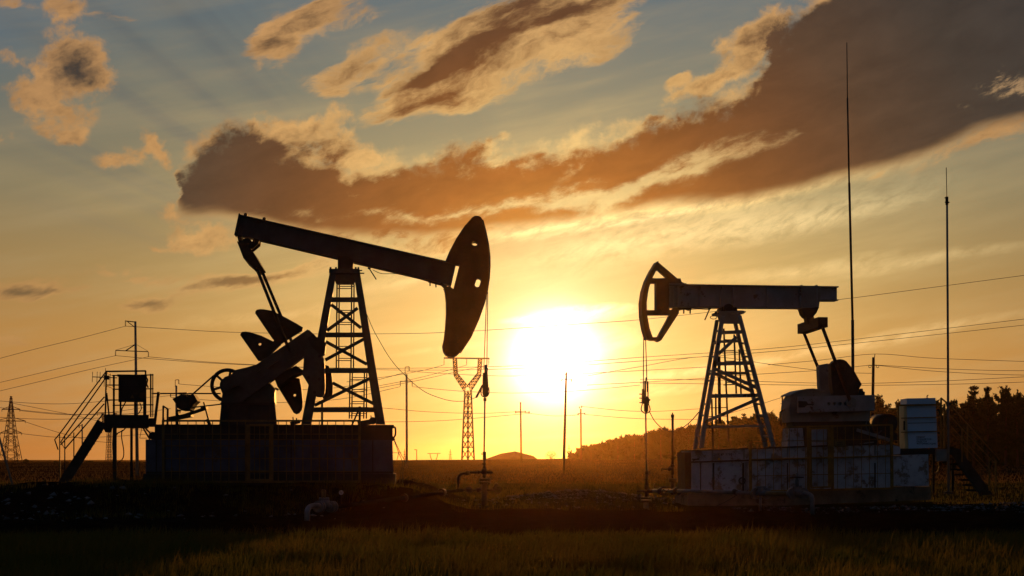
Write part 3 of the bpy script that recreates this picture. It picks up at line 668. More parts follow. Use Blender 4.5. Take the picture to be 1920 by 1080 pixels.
# horse head
head_o = [(884.7, 408.2), (889, 405), (893.6, 404.3), (898, 405), (901.6, 407), (905, 412.6), (910.5, 433.4), (915.5, 457), (918.2, 480.8), (918.5, 498.6), (917, 522.3), (913.4, 546), (907.5, 569.7),
          (897, 599.4), (882.3, 632), (864.5, 658.7), (857, 666), (851.5, 668.6), (846.7, 668.8), (841, 667.8), (836.4, 665.2), (833, 661.5), (831, 657), (829.5, 648.3), (832.5, 635), (834.9, 614.2), (836.7, 587.5), (836.4, 563.8),
          (834.3, 546), (832, 539), (843, 536.5), (850.3, 541.8), (862, 495.6), (842, 492.7), (835.5, 488.2), (842.3, 472), (855.6, 446.7), (870.4, 424.5)]
hh = MB().prism(FL.xz(head_o, -.2), -0.20, 0.20, [FL.xz(circle_px(890.6, 456.2, 6, 4.4, 18), -.2), FL.xz([(x, y) for x, y in
     [(896.5 + (4.8 * math.cos(a) if abs(math.cos(a)) > 0 else 0) + 1.6 * (-1 if math.sin(a) > 0 else 1) * 1.0, 529.4 + 4.8 * math.sin(a) + (4.2 if math.sin(a) > 0 else -4.2)) for a in (2 * math.pi * (i + .5) / 18 for i in range(18))]], -.2)])
hh = hh.build('horse_head', 'brown_iron', pump)
mb = MB(); arc = [(906.5, 412), (912, 433), (917, 457), (919.8, 480.8), (920, 498.6), (918.5, 522.3), (915, 546), (909, 569.7), (898.5, 599.4), (884, 632), (866, 659.5)]
inner = [(x - 3.2, y - .6) for x, y in arc][::-1]
mb.prism(FL.xz(arc + inner, -.27), -0.27, 0.27); mb.build('arc_plate', 'brown_iron', hh)
# bridle, hanger and polished rod
for (tp, bt, yl) in (((912.6, 548), (907.2, 692), -0.10), ((914.6, 548), (912.8, 692), 0.10)):
    MB().tube([P(*tp, yl), P(*bt, yl)], 0.9 * S, 6).build('bridle_cable', 'cable', pump)
mb = MB()
seg(mb, (910.8, 684), (909.6, 712), 4, 0, .05); seg(mb, (914.2, 690), (912.4, 705), 2, .05, .03)
mb.prism(FL.xz([(905.5, 699), (914, 699), (915.5, 726), (915, 741), (911, 744), (907, 744), (904.8, 738), (904.6, 720)]), -0.07, 0.07)
hang = mb.build('rod_hanger', 'brown_iron', pump)
mb = MB()
for y in (-0.09, 0.09):
    mb.tube(spline([P(903.6, 726, y), P(901.8, 735, y), P(903.5, 742, y), P(908, 744, y)], 4), 1.2 * S, 6)
    mb.tube(spline([P(916, 726, y), P(917, 735, y), P(914.5, 742, y), P(910, 744, y)], 4), 1.2 * S, 6)
mb.build_each('cable_loop', 'brown_iron', hang)
mb = MB(); seg(mb, (905, 722), (892.8, 745.5), 4, -.1, .06); mb.build('load_cell', 'brown_iron', hang)
mb = MB(); seg(mb, (909.3, 746.5), (909.2, 752), 5.5, 0, .08); mb.build('rod_clamp', 'brown_iron', hang)
MB().tube([P(909.3, 740), P(907.6, 852)], 1.5 * S, 8).build('polished_rod', 'galv', pump)
# Samson post (tower): four legs, girts, braces, ladder
PL, PT = 0.42, 0.20         # half depth at foot and top
def yat(py): return PT + (PL - PT) * (py - 511) / (795 - 511)
tower = MB().prism(FL.xz([(617, 504), (674, 504), (675, 512), (617, 512)], -.3), -0.32, 0.32).build('tower', 'green_grey', pump)
for sgn in (-1, 1):
    for (top, foot, wt, wb) in (((624.5, 511), (574.5, 796), 12, 19), ((669, 511), (713.5, 796), 12, 18)):
        ya, yb = sgn * yat(511), sgn * yat(796)
        h = .05 if sgn < 0 else .05
        a0, a1 = P(top[0] - wt / 2, top[1], ya), P(top[0] + wt / 2, top[1], ya); b0, b1 = P(foot[0] - wb / 2, foot[1], yb), P(foot[0] + wb / 2, foot[1], yb)
        dy = Vector((0, .07, 0))
        MB().hexa([b0 - dy, b1 - dy, b1 + dy, b0 + dy, a0 - dy, a1 - dy, a1 + dy, a0 + dy]).build('leg', 'green_grey', tower)
mb = MB()
for sgn in (-1, 1):
    for py, xa, xb in ((562, 614, 678), (628, 606, 690), (695, 594, 700), (768.5, 580, 708)):
        seg(mb, (xa, py), (xb, py), 9, sgn * yat(py), 0.05)
for py, xs in ((562, (615, 676)), (628, (604, 687)), (695, (593, 698)), (768.5, (580, 708))):
    for x in xs:
        a, b_ = P(x, py, -yat(py)), P(x, py, yat(py)); b_.x, b_.z = a.x, a.z
        mb.bar(a, b_, .08, .08, Vector((0, 0, 1)))
mb.build_each('girt', 'green_grey', tower)
mb = MB()
for (a, b_) in (((621, 571), (677, 615)), ((670.7, 577.6), (613, 620)), ((611, 640.6), (688, 683)), ((681.7, 636), (610, 675)), ((623.5, 718), (700.6, 757)), ((692.8, 710), (590, 760))):
    seg(mb, a, b_, 6, -yat((a[1] + b_[1]) / 2) + .03, 0.04)
    seg(mb, (a[0], a[1]), (b_[0], b_[1]), 5, yat((a[1] + b_[1]) / 2) - .03, 0.03)
mb.build_each('brace', 'green_grey', tower)
mb = MB(); mb.prism(FL.xz([(622, 511), (671, 511), (664, 534), (631, 534)], -.2), -0.215, -0.185); mb.prism(FL.xz([(622, 511), (671, 511), (664, 534), (631, 534)], .2), 0.185, 0.215)
mb.build_each('gusset_plate', 'green_grey', tower)
lad = MB()
for (xa, xb, y0, y1, yl) in ((632, 659.5, 533, 692, .30), (656.5, 683.5, 690, 785, .42)):
    for x in (xa, xb): seg(lad, (x, y0), (x - 1.5, y1), 2.6, yl, .03)
    for x in (xa + 4.2, xb + 4.4): seg(lad, (x, y0), (x - 1.0, y1), 2.6, yl + .25, .03)
lad = lad.build('ladder', 'black_iron', tower)
mb = MB()
for (xa, xb, y0, y1, yl, st_) in ((632, 659.5, 541, 690, .30, 22.5), (656.5, 683.5, 712, 784, .42, 22.5)):
    y = y0
    while y < y1:
        seg(mb, (xa, y), (xb, y), 1.5, yl, .02); seg(mb, (xa + 4, y - 4), (xb + 4, y - 4), 1.5, yl + .25, .02); y += st_
mb.build_each('rung', 'black_iron', lad)
mb = MB()
for x0, x1 in ((604, 604), (674.5, 674.5)): seg(mb, (x0, 752 if x0 < 650 else 762), (x1, 797), 4, -.3, .05)
mb.build_each('stub_post', 'black_iron', tower)
# saddle bearing
sb = MB().prism(FL.xz([(634, 481), (663, 488), (662, 506), (634, 506)]), -0.22, 0.22).build('saddle_bearing', 'black_iron', pump)
mb = MB(); c = P(648, 494, -.24)
mb.disc((c.x, -.25, c.z), YV, 13.5 * S, .06); mb.disc((c.x, -.285, c.z), YV, 10 * S, .03); mb.disc((c.x, .25, c.z), YV, 13.5 * S, .06); mb.build_each('bearing_cap', 'black_iron', sb)
mb = MB()
for x in (620, 630, 667, 672): seg(mb, (x, 505), (x, 501), 3.4, -.26, .05)
seg(mb, (668, 508), (679, 507), 2, -.26, .04); seg(mb, (672, 512), (683, 512.5), 2, -.26, .04); mb.build_each('bolt', 'black_iron', sb)
# equaliser and pitmans
eq = MB().prism(FL.xz([(450, 460), (469, 468), (479, 478), (494, 504), (485, 509), (481, 510), (472, 500), (461.8, 491)]), -0.70, 0.70).build('equalizer', 'brown_iron', pump)
mb = MB(); c = P(465, 459)
mb.tube([(c.x, -.3, c.z), (c.x, .3, c.z)], 9.5 * S, 20)
for y in (-.22, .18):
    mb.prism(FL.xz([(445.5, 441), (455, 444), (457, 464), (450.5, 463)]), y, y + .05); mb.prism(FL.xz([(478, 449), (488, 452), (487, 459), (474, 470), (469, 466)]), y, y + .05)
mb.build('tail_bearing', 'black_iron', eq)
for (a, b_, yl) in (((482.5, 506), (544.4, 662), -0.70), ((489.8, 505), (553, 655), 0.70)):
    MB().tube([P(*a, yl), P(*b_, yl)], 3.1 * S, 10).build('pitman_arm', 'black_iron', pump)
# gearbox, brake drum and pulley
gb = MB()
gb.prism(FL.xz([(414, 757), (515, 757), (514, 728), (500, 712), (470, 702), (447, 692), (432, 703), (421, 707), (414, 716), (413, 728), (417, 738)], -.4), -0.40, 0.10)
for (x, y, r) in ((427, 722, 14.5), (464, 726, 26)):
    c = P(x, y, -.44); gb.disc((c.x, -.43, c.z), YV, r * S, .06); gb.disc((c.x, -.48, c.z), YV, r * .55 * S, .05)
gb = gb.build('gearbox', 'green_grey', pump)
mb = MB(); c = P(426.5, 722.5, .56)
mb.ring(c, YV, 29 * S, 3.6 * S, 40, 8); mb.disc(c, YV, 9 * S, .16)
for k in range(6):
    a = k * math.pi / 3 + .3; mb.bar((c.x, c.y, c.z), (c.x + 28 * S * math.cos(a), c.y, c.z + 28 * S * math.sin(a)), 4.5 * S, .06)
mb.build('pulley', 'black_iron', pump)
mb = MB()
for (a, b_) in (((358, 742), (401, 704)), ((361, 764), (418, 757.5))): seg(mb, a, b_, 2, .56, .12)
mb.build_each('drive_belt', 'cable', pump)
ped = MB().hexa([P(411, 797, -.45), P(519.5, 797, -.45), P(518, 797, .25), P(411, 797, .25), P(415, 755, -.4), P(515.5, 755, -.4), P(514, 755, .2), P(415, 755, .2)]).build('pedestal', 'dark_plate', pump)
mb = MB(); seg(mb, (413, 757), (516, 757), 4, -.42, .06); mb.build('pedestal_flange', 'dark_plate', ped)
mb = MB()
for x in (428, 466, 505): seg(mb, (x, 760), (x - 1, 796), 3, -.44, .05)
mb.build_each('stiffener', 'dark_plate', ped)
# cranks with their pins and counterweights
crank_o = [(440, 694), (462, 689), (480, 684), (530, 650), (576.7, 617.8), (588, 628), (600, 648.5), (575, 664), (520, 706), (452, 754), (445, 747), (447, 742), (475, 716), (470, 706), (430, 728), (427, 722), (444, 709)]
crank_o = [(424, 716), (440, 694), (462, 689), (480, 684), (530, 650), (576.7, 617.8), (588, 628), (600, 648.5), (575, 664), (520, 706), (452, 754), (445, 747), (462, 731), (448, 722), (430, 729)]
slot = [(478.5, 700), (489, 692), (499, 702), (488.5, 710.5)]
slot2 = [(501, 690), (523, 675), (529, 683), (508, 698)]
cr = MB().prism(FL.xz(crank_o, -.62), -0.64, -0.54, [FL.xz(slot, -.62), FL.xz(slot2, -.62)]).build('crank_arm', 'green_grey', pump)
mb = MB(); c = P(544.4, 662, -.66)
mb.prism(FL.xz([(534, 656), (549, 649), (556, 668), (541, 675)], -.66), -.67, -.64); mb.disc((c.x, -.68, c.z), YV, 8.5 * S, .04); mb.disc((c.x, -.71, c.z), YV, 5 * S, .05); mb.build('crank_pin', 'green_grey', cr)
mb = MB(); mb.prism(FL.xz([(577, 634), (587, 627), (601, 637), (611, 644), (609, 664), (600, 672), (584, 648)], -.7), -.72, -.50); mb.build('end_block', 'black_iron', cr)
cr2 = MB().prism(FL.xz([(x + 3, y + 1) for x, y in crank_o], .58), 0.54, 0.64).build('crank_arm', 'green_grey', pump)
WA = [(478.9, 588), (479.5, 584), (482, 581), (488, 580), (495.6, 580.4), (511, 583), (535.6, 595.6), (557.8, 607.8), (568.4, 614.4), (567, 620.4), (548, 632), (526, 646), (512, 636.7)]
WB = [(451, 629), (452, 625), (454.4, 622.7), (461, 622), (469, 623), (491, 630), (515.6, 642), (525, 648), (505, 668), (489, 677), (484.4, 676.7)]
WC = [(522, 726.7), (538, 712), (553, 708), (562, 710), (565.6, 729), (567.8, 753), (567.5, 762), (565.6, 769), (561, 775), (555.6, 776.7), (551, 774.4)]
WD = [(571, 656), (590, 655), (606.7, 671), (609, 684), (610, 724), (609, 738), (606, 743.5), (602, 745), (594.4, 744.4), (580, 724), (566.7, 702), (569, 690)]
WE = [(604, 668), (609, 684), (616.7, 686.7), (622, 702), (624.4, 724.4), (624, 736), (622, 744.4), (617, 750), (613, 751.6), (606, 748), (598, 720)]
WF = [(520, 712), (560, 690), (575, 700), (553, 709), (535, 722), (527, 730)]
for (o, y0, y1, par, hole) in ((WA, 0.42, 0.54, cr2, None), (WB, -0.54, -0.40, cr, (487.8, 645.6, 2.6)), (WC, 0.42, 0.54, cr2, (553, 741, 2.4)), (WD, -0.80, -0.64, cr, None), (WE, 0.64, 0.80, cr2, None)):
    hl = [FL.xz(circle_px(hole[0], hole[1], hole[2], n=12), (y0 + y1) / 2)] if hole else []
    w = MB().prism(FL.xz(o, (y0 + y1) / 2), y0, y1, hl).build('counterweight', 'green_grey' if o is WD else 'black_iron', par)
    mb = MB()
    if o is WD:
        for (x, y) in ((579, 708), (599, 711), (590, 736), (600, 668)): c = P(x, y, y0); mb.disc((c.x, y0 - .02, c.z), YV, 3.0 * S, .05, 12)
        mb.build_each('weight_bolt', 'black_iron', w)
MB().prism(FL.xz(WF, .48), -.5, .5).build('crank_shaft_housing', 'black_iron', pump)
mb = MB(); seg(mb, (513, 640), (527, 646), 5, -.5, .1); seg(mb, (516, 728), (522, 731), 4, .5, .1); mb.build_each('weight_bolt', 'black_iron', cr)
# motor on its tilting frame
mo = MB().prism(FL.xz([(320, 747), (336, 739), (361, 739), (367.6, 751), (361, 757), (356, 765), (349, 769), (338, 769), (329, 764), (327, 757)]), .25, .85).build('motor', 'black_iron', pump)
mb = MB(); c = P(344.2, 754.4, .2); mb.disc((c.x, .22, c.z), YV, 14 * S, .08, 28); mb.ring((c.x, .17, c.z), YV, 13 * S, .7 * S, 28, 6); mb.build('fan_cover', 'black_iron', mo)
mb = MB(); seg(mb, (335, 738), (352, 737.5), 3, .5, .3); seg(mb, (336, 768), (334, 774), 3, .4, .5); seg(mb, (354, 765), (362, 772), 4, .4, .5); mb.build('motor_mount', 'black_iron', mo)
mb = MB()
for y in (.25, .8): seg(mb, (322, 787), (385, 766), 6, y, .08)
seg(mb, (382, 754), (391.5, 789), 3, .25, .05); seg(mb, (379, 765), (388, 765), 6, .5, .6); seg(mb, (389, 786), (394, 796), 6, .3, .2)
seg(mb, (333, 772), (333, 797), 4.5, .3, .08); seg(mb, (318, 786), (360, 778), 7, .5, .5); mb.build('motor_frame', 'black_iron', pump)

# ---- foundation under the left pump
fnd = FL.thing('pump_foundation', 'dark navy steel-clad foundation under the left pump, behind a wire guard', 'foundation')
lo = MB().hexa([P(273, 910, -1.05), P(738, 909, -1.05), P(738, 909, 1.05), P(273, 910, 1.05), P(273, 824, -1.05), P(736, 824, -1.05), P(736, 824, 1.05), P(273, 824, 1.05)]).build('base_block', 'navy', fnd)
def level(mb, xa, xb, pt, pb, y0, y1):
    """box whose near face fills the given photo rectangle"""
    a, b_ = P(xa, pb, y0), P(xb, pt, y0); return mb.box((a.x, y0, min(a.z, b_.z)), (b_.x, y1, max(a.z, b_.z)))
mb = MB(); level(mb, 290, 736, 798, 822.6, -1.0, 1.0); sk = mb.build('skid_frame', 'dark_plate', fnd)
mb = MB(); level(mb, 288, 738.5, 796.5, 799, -1.06, 1.06); level(mb, 288, 738.5, 821.5, 824.2, -1.06, 1.04); mb.build_each('skid_flange', 'dark_plate', sk)
mb = MB()
for x in (330, 390, 445, 520, 585, 640, 700): level(mb, x, x + 2.4, 799.5, 821.2, -1.05, -.98)
mb.build_each('web_stiffener', 'dark_plate', sk)
mb = MB()
for x in (292, 308, 461, 545, 598, 698): level(mb, x, x + 2, 825, 884, -1.075, -1.04)
level(mb, 275, 736, 884, 888, -1.08, -1.04); mb.build_each('panel_seam', 'dark_plate', lo)
mb = MB(); level(mb, 268, 742, 888.5, 909, -1.16, 1.16); mb.build('footing', 'dark_plate', fnd)
mb = MB(); mb.tube(spline([P(736, 801, -.9), P(741, 802, -.9), P(741.5, 814, -.9), P(738.5, 820, -.9), P(736, 819, -.9)], 4), 1.7 * S, 8); mb.tube([P(735, 825, -.9), P(740.5, 823, -.9)], 2 * S, 8); mb.build('tow_hook', 'black_iron', fnd)
mb = MB(); seg(mb, (671, 795), (700, 790), 9, -.75, .3); c = P(699, 789, -.75); mb.disc((c.x, -.75, c.z), YV, 6.5 * S, .35); seg(mb, (696, 786), (695.5, 779), 2, -.75, .04); seg(mb, (660, 797), (672, 770), 3, -.7, .05); mb.build('winch', 'black_iron', fnd)
mb = MB(); seg(mb, (545, 795), (562, 790), 6, -.75, .3); seg(mb, (550, 790), (549.5, 782), 2.2, -.75, .05); seg(mb, (556, 790), (556, 784), 2.2, -.75, .05); mb.build('clevis', 'black_iron', fnd)
mb = MB(); seg(mb, (306, 797), (306.5, 761), 3.5, -.6, .06); seg(mb, (314, 797), (314.5, 766), 3.2, -.6, .06); seg(mb, (305.5, 761), (315, 767), 2.5, -.6, .06); mb.build('stop_frame', 'black_iron', fnd)
mb = MB(); seg(mb, (297.5, 735), (290, 797), 5, -.5, .06); mb.build('slanted_post', 'black_iron', fnd)
mb = MB(); mb.tube([P(285, 737.8, .75), P(414, 738, .75)], 1.4 * S, 7); mb.build('guard_rail', 'black_iron', fnd)

# ---- wire guard in front
gd = FL.thing('guard_fence', 'dull yellow wire guard fence in front of the left foundation', 'fence')
YF = -1.36
for x in (306, 463.5, 510, 674):
    mb = MB(); seg(mb, (x, 788 if x not in (463.5, 510) else 796), (x, 905), 4.2, YF, .06); mb.build('post', 'dull_yellow', gd)
mb = MB(); seg(mb, (304, 789), (676, 789), 3.4, YF, .045); seg(mb, (304, 904), (676, 903), 4, YF, .05); mb.build('rail', 'dull_yellow', gd)
mb = MB()
x = 321.5
while x < 672:
    if not 462 < x < 511: mb.tube([P(x, 790, YF), P(x, 902, YF)], .75 * S, 4)
    x += 15.4
for y in (814, 824, 836, 860, 884): mb.tube([P(306, y, YF), P(674, y, YF)], .75 * S, 4)
mb.build('wire_mesh', 'dull_yellow', gd)
gt = MB()
for (a, b_) in (((467, 797), (467, 901)), ((506.5, 797), (506.5, 901)), ((467, 797), (506.5, 797)), ((467, 900), (506.5, 900)), ((467, 884), (506.5, 884))): seg(gt, a, b_, 3.6, YF - .03, .04)
gt = gt.build('gate', 'dull_yellow', gd)
mb = MB()
for x in (477, 487, 497): mb.tube([P(x, 798, YF - .03), P(x, 900, YF - .03)], .75 * S, 4)
mb.build('gate_mesh', 'dull_yellow', gt)

# ---- service platform with stairs
FS = Frame(236, 36.4, 15.0); Pf = FS.P
def sg(mb, a, b, w, yl, d): return mb.bar(Pf(*a, yl), Pf(*b, yl), w * FS.s, d)
pf = FS.thing('service_platform', 'black raised service platform with a railing and a steep stair, left of the pump', 'platform')
mb = MB(); a, b_ = Pf(195.4, 801, -.55), Pf(279, 778, -.55); mb.box((a.x, -.55, a.z), (b_.x, .65, b_.z)); dk = mb.build('deck', 'black_iron', pf)
mb = MB(); a, b_ = Pf(279, 799, -.3), Pf(292, 784, -.3); mb.box((a.x + .01, -.3, a.z), (b_.x, .6, b_.z)); mb.build('deck_bracket', 'brown_iron', dk)
for (x, yl, w) in ((215, -.45, 7.5), (246.5, .55, 5)):
    MB().bar(Pf(x, 801, yl), Pf(x, 914 if w > 6 else 905, yl), w * FS.s, .09).build('post', 'black_iron', pf)
mb = MB(); sg(mb, (267, 800), (281, 824), 3, -.4, .05); sg(mb, (266, 802), (262, 821.5), 1, -.4, .02); sg(mb, (262, 821.5), (276, 821.5), 1, -.4, .02); c = Pf(286, 817, -.3); mb.disc(c, YV, 7 * FS.s, .2); sg(mb, (272, 802), (284, 815), 3, -.35, .05); mb.build_each('knee_brace', 'black_iron', pf)
c = Pf(203, 804, -.4); mb = MB(); mb.prism(FS.xz([(193, 801), (211, 801), (210, 811), (198, 811)]), -.5, -.3); mb.build('lamp_box', 'black_iron', pf)
rl = MB()
sg(rl, (198.6, 696.5), (273.5, 695.5), 3, -.5, .04); sg(rl, (199.5, 695), (197.5, 779), 3, -.5, .04); sg(rl, (273, 695), (273, 779), 3, -.5, .04)
for y in (722, 750): sg(rl, (199, y), (273, y), 2, -.5, .03)
for (x, w) in ((213.5, 4), (282.6, 3), (286.5, 2)): sg(rl, (x, 703 if w > 3 else 701), (x, 782), w, .55, .04)
for y in (704, 730, 760): sg(rl, (211, y), (288, y - 1), 2.2, .55, .03)
for y in (704, 728): rl.bar(Pf(199, y - 5, -.5), Pf(213, y, .55), 2.2 * FS.s, .03, Vector((0, 0, 1)))
sg(rl, (200, 737), (204.5, 779), 3, -.45, .04)
rl.build('railing', 'black_iron', pf)
stair = MB()
for y in (-.55, .35): stair.prism(FS.xz([(183, 786), (199.5, 797), (125, 914), (104, 912)], y), y, y + .05)
stp = stair.build_each('stair_stringer', 'black_iron', pf)
mb = MB()
for i in range(11):
    t = (i + .3) / 11; a = Pf(191 - 76 * t, 792 + 118 * t, -.5); mb.box((a.x - .10, -.5, a.z - .07), (a.x + .105, .36, a.z + .02))
a0, a1, b0, b1 = Pf(188, 790, -.5), Pf(196, 796, -.5), Pf(122, 911, -.5), Pf(108, 909, -.5)
mb.hexa([b1 + Vector((0.03, 0.02, 0)), b0, b0 + Vector((0, .85, 0)), b1 + Vector((0.03, .85, 0)), a0 + Vector((0, .02, 0)), a1, a1 + Vector((0, .85, 0)), a0 + Vector((0, .85, 0))])
mb.build_each('stair_tread', 'tread', pf)
hr = MB()
for (pts, yl) in (([(198.6, 697), (111.4, 814), (102.6, 824.5), (109, 843)], .40), ([(198, 709), (121.5, 817), (114, 829), (121.5, 842), (195.5, 757)], -.55), ([(196, 744), (113.8, 834)], .40), ([(193, 776), (185, 787)], -.55)):
    hr.tube([Pf(x, y, yl) for x, y in pts], 1.25 * FS.s, 7)
for (x, y0, y1, yl) in ((112, 815, 900, .40), (121.5, 817, 890, -.55), (138.5, 811, 868, -.55)): sg(hr, (x, y0), (x, y1), 2, yl, .03)
hr.build_each('handrail', 'black_iron', pf)
mb = MB()
for pts in ([(237, 800), (231, 807), (221, 812), (219, 816)], [(229, 806), (228, 820), (232, 845), (230, 860), (219, 869)], [(236, 753), (229, 766), (227, 778)], [(262, 755), (265, 766), (259, 776)]): mb.tube(spline([Pf(x, y, -.2) for x, y in pts], 5), 1.1 * FS.s, 6)
mb.build('hanging_cable', 'cable', pf)
# control cabinet on the platform
cab = FS.thing('control_cabinet', 'black control cabinet with a warning triangle, standing on the stair platform', 'cabinet')
mb = MB(); a, b_ = Pf(222, 752.5, -.25), Pf(273.5, 705, -.25); mb.box((a.x, -.25, a.z), (b_.x, .2, b_.z)); mb.build('body', 'black_iron', cab)
mb = MB(); mb.box((a.x - .03, -.29, b_.z), (b_.x + .03, .24, b_.z + .03)); mb.build('lid', 'black_iron', cab)
mb = MB(); dx = .04; mb.box((a.x + dx, -.272, a.z + dx), (b_.x - dx, -.25, b_.z - dx)); dr = mb.build('door', 'dark_plate', cab)
mb = MB(); mb.box((b_.x - .10, -.30, a.z + .30), (b_.x - .07, -.272, a.z + .42)); mb.build('handle', 'black_iron', dr)
tri = FS.xz([(248, 739), (244, 746.5), (252, 746.5)], -.28); mb = MB().prism(tri, -.277, -.272); mb.build('warning_triangle', 'dull_yellow', dr)
for x in (226, 253, 270): MB().bar(Pf(x, 752.5, 0), Pf(x, 778, 0), 3.6 * FS.s, .05).build('leg', 'black_iron', cab)
mb = MB(); mb.tube(spline([Pf(273.5, 707, -.1), Pf(276.5, 712, -.1), Pf(275, 720, -.1), Pf(278, 727, -.1)], 4), 1.5 * FS.s, 6); mb.build('conduit', 'cable', cab)
# comb aerial
ya = FS.thing('yagi_antenna', 'thin comb-like aerial clamped to the platform railing beside the stair head', 'antenna')
MB().tube([Pf(173, 706.6, -.5), Pf(220, 708.5, -.5)], .8 * FS.s, 6).build('boom', 'black_iron', ya)
for i, (x, y0, y1) in enumerate(((173.3, 697, 716.5), (182, 697, 717), (187.5, 697.5, 716), (195.5, 701, 725), (197.5, 690, 712), (206.5, 700, 721))):
    MB().tube([Pf(x + .4, y0, -.5), Pf(x - .4, y1, -.5)], .55 * FS.s, 5).build('element', 'black_iron', ya)
mb = MB(); a = Pf(200, 708, -.5); mb.box((a.x - .07, -.56, a.z - .05), (a.x + .07, -.44, a.z + .05)); mb.build('clamp', 'black_iron', ya)

# ---- signal cable from the tower to the rod hanger, guy wires at the foundation corner
cpts = [P(686, 585, -.3), P(699, 616, -.3), P(712, 640, -.3), P(728, 667, -.3), P(744, 688, -.25), P(760, 704, -.2), P(774, 717.7, -.2), P(799, 736, -.15), P(829, 747.5, -.12), P(850, 752, -.1), P(872, 752, -.1), P(884, 748.5, -.1), P(892.6, 745, -.1)]
cpts = [FL.o + Matrix.Rotation(FL.yaw, 3, 'Z') @ p for p in cpts]
o = MB().tube(spline(cpts, 3), .62 * S, 6).build('signal_cable', 'cable')
tag(o, 'slack signal cable from the left tower to the rod hanger below the blade head', 'cable')
mb = MB()
for pts in ([(739, 826), (748, 850), (755, 868), (752, 884), (749, 906)], [(740, 826), (752, 852), (760, 866), (756, 880), (755, 908)]):
    mb.tube(spline([FL.o + Matrix.Rotation(FL.yaw, 3, 'Z') @ P(x, y, -.9) for x, y in pts], 4), .7 * S, 5)
o = mb.build('earthing_wire', 'cable'); tag(o, 'pair of loose wires hanging at the right corner of the left foundation', 'wire')

# ---- left wellhead
FWL = Frame(908, 36.3, 0); Pw = FWL.P; sw = FWL.s
wh = FWL.thing('wellhead', 'brown wellhead with a bypass pipe under the blade-headed pump', 'wellhead')
def vt(mb, cx, y0, y1, wpx, n=14): return mb.tube([Pw(cx, y0), Pw(cx, y1)], wpx / 2 * sw, n)
def hz_(mb, x0, x1, cy, wpx, n=12, yl=0.0): return mb.tube([Pw(x0, cy, yl), Pw(x1, cy, yl)], wpx / 2 * sw, n)
vt(MB(), 908.2, 905, 972, 11.5).build('casing', 'brown_iron', wh)
mb = MB(); vt(mb, 908.3, 847, 862, 6.6); vt(mb, 908.2, 862, 897, 5.4); vt(mb, 908, 868, 871, 8); vt(mb, 908, 878, 889, 10); vt(mb, 908, 889, 897, 8); c = Pw(903.6, 851); mb.ring(c, YV, 1.6 * sw, .5 * sw, 12, 5); mb.build('stuffing_box', 'brown_iron', wh)
mb = MB(); vt(mb, 909, 897, 901, 22, 20); vt(mb, 909, 902.5, 906.5, 22, 20)
for k in range(8):
    a = k * math.pi / 4 + .3; c = Pw(909, 901.7) + Vector((math.cos(a) * 9 * sw, math.sin(a) * 9 * sw, 0)); mb.tube([c - Vector((0, 0, 6.5 * sw)), c + Vector((0, 0, 6.5 * sw))], 1.5 * sw, 6)
mb.build_each('flange', 'brown_iron', wh)
mb = MB(); hz_(mb, 897, 924, 885.3, 4.4); hz_(mb, 896, 901, 885.3, 7); seg_ = None
hz_(mb, 878, 897, 886, 4); hz_(mb, 873, 881, 886.5, 8.5); mb.tube(spline([Pw(873, 887), Pw(866, 888), Pw(861, 892), Pw(859, 899), Pw(858.5, 918)], 5), 2.4 * sw, 10); mb.build('bypass_pipe', 'brown_iron', wh)
mb = MB(); hz_(mb, 912, 928, 918.6, 4.6); mb.bar(Pw(926, 917), Pw(932, 907), 6 * sw, .1); vt(mb, 931, 906, 910, 5)
sv = mb.build('side_valve', 'brown_iron', wh)
def wheel(c, axis, R0, r, name, par, mtl='brown_iron', sp=3):
    mb = MB().ring(c, axis, R0, r, 26, 6); ax = Vector(axis).normalized(); u = ax.orthogonal().normalized(); w = ax.cross(u)
    for k in range(sp):
        a = k * math.pi * 2 / sp + .4; mb.tube([Vector(c), Vector(c) + (u * math.cos(a) + w * math.sin(a)) * R0], r * .8, 6)
    mb.disc(c, axis, R0 * .25, r * 3, 10); return mb.build(name, mtl, par)
wheel(Pw(933, 918, -.12), (0.25, 1, 0), 6.6 * sw, .9 * sw, 'handwheel', sv)
mb = MB(); hz_(mb, 866, 903, 919, 5); hz_(mb, 873, 884, 918.8, 8.5); hz_(mb, 894, 902, 919, 8.5); gvv = mb.build('gate_valve', 'brown_iron', wh)
wheel(Pw(878.7, 918.5, -.14), (0.1, 1, 0.05), 6.4 * sw, .9 * sw, 'handwheel', gvv)

# ---- flow line from the left wellhead to the front
fp = empty('flow_pipe', W(576, 988, 26.4), 'pale pipe with a round gauge and gate valve, bending down before the dark left bank', 'pipe')
o_ = fp.location
def Wl(px, py, Y): return W(px, py, Y) - o_
line = [(866, 919.2, 36.0), (830, 923, 33.5), (790, 928.5, 31.2), (760, 933, 30.0), (712, 939.5, 29.2), (664, 946, 28.6), (624.6, 950.3, 28.2)]
MB().tube([Wl(*p) for p in line], .046, 12).build('run', 'tread', fp)
MB().tube([Wl(600, 948.6, 27.8)] + spline([Wl(592, 948, 27.7), Wl(584, 949, 27.6), Wl(578, 953.5, 27.5), Wl(576, 961, 27.4)], 4) + [Wl(576, 992, 27.4)], .052, 12).build('elbow', 'galv', fp)
mb = MB(); mb.tube([Wl(628, 950, 28.3), Wl(598, 948.6, 27.8)], .06, 12)
for x, Y in ((600.5, 27.85), (596.5, 27.8), (624, 28.2), (619.5, 28.15)): mb.tube([Wl(x - 1.3, 950, Y), Wl(x + 1.3, 950, Y + .05)], .115, 14)
mb.tube([Wl(610, 952, 28.0), Wl(610, 938, 28.0)], .085, 12); mb.tube([Wl(598.5, 935.5, 28.0), Wl(617, 935.5, 28.0)], .03, 8); va = mb.build('valve', 'galv', fp)
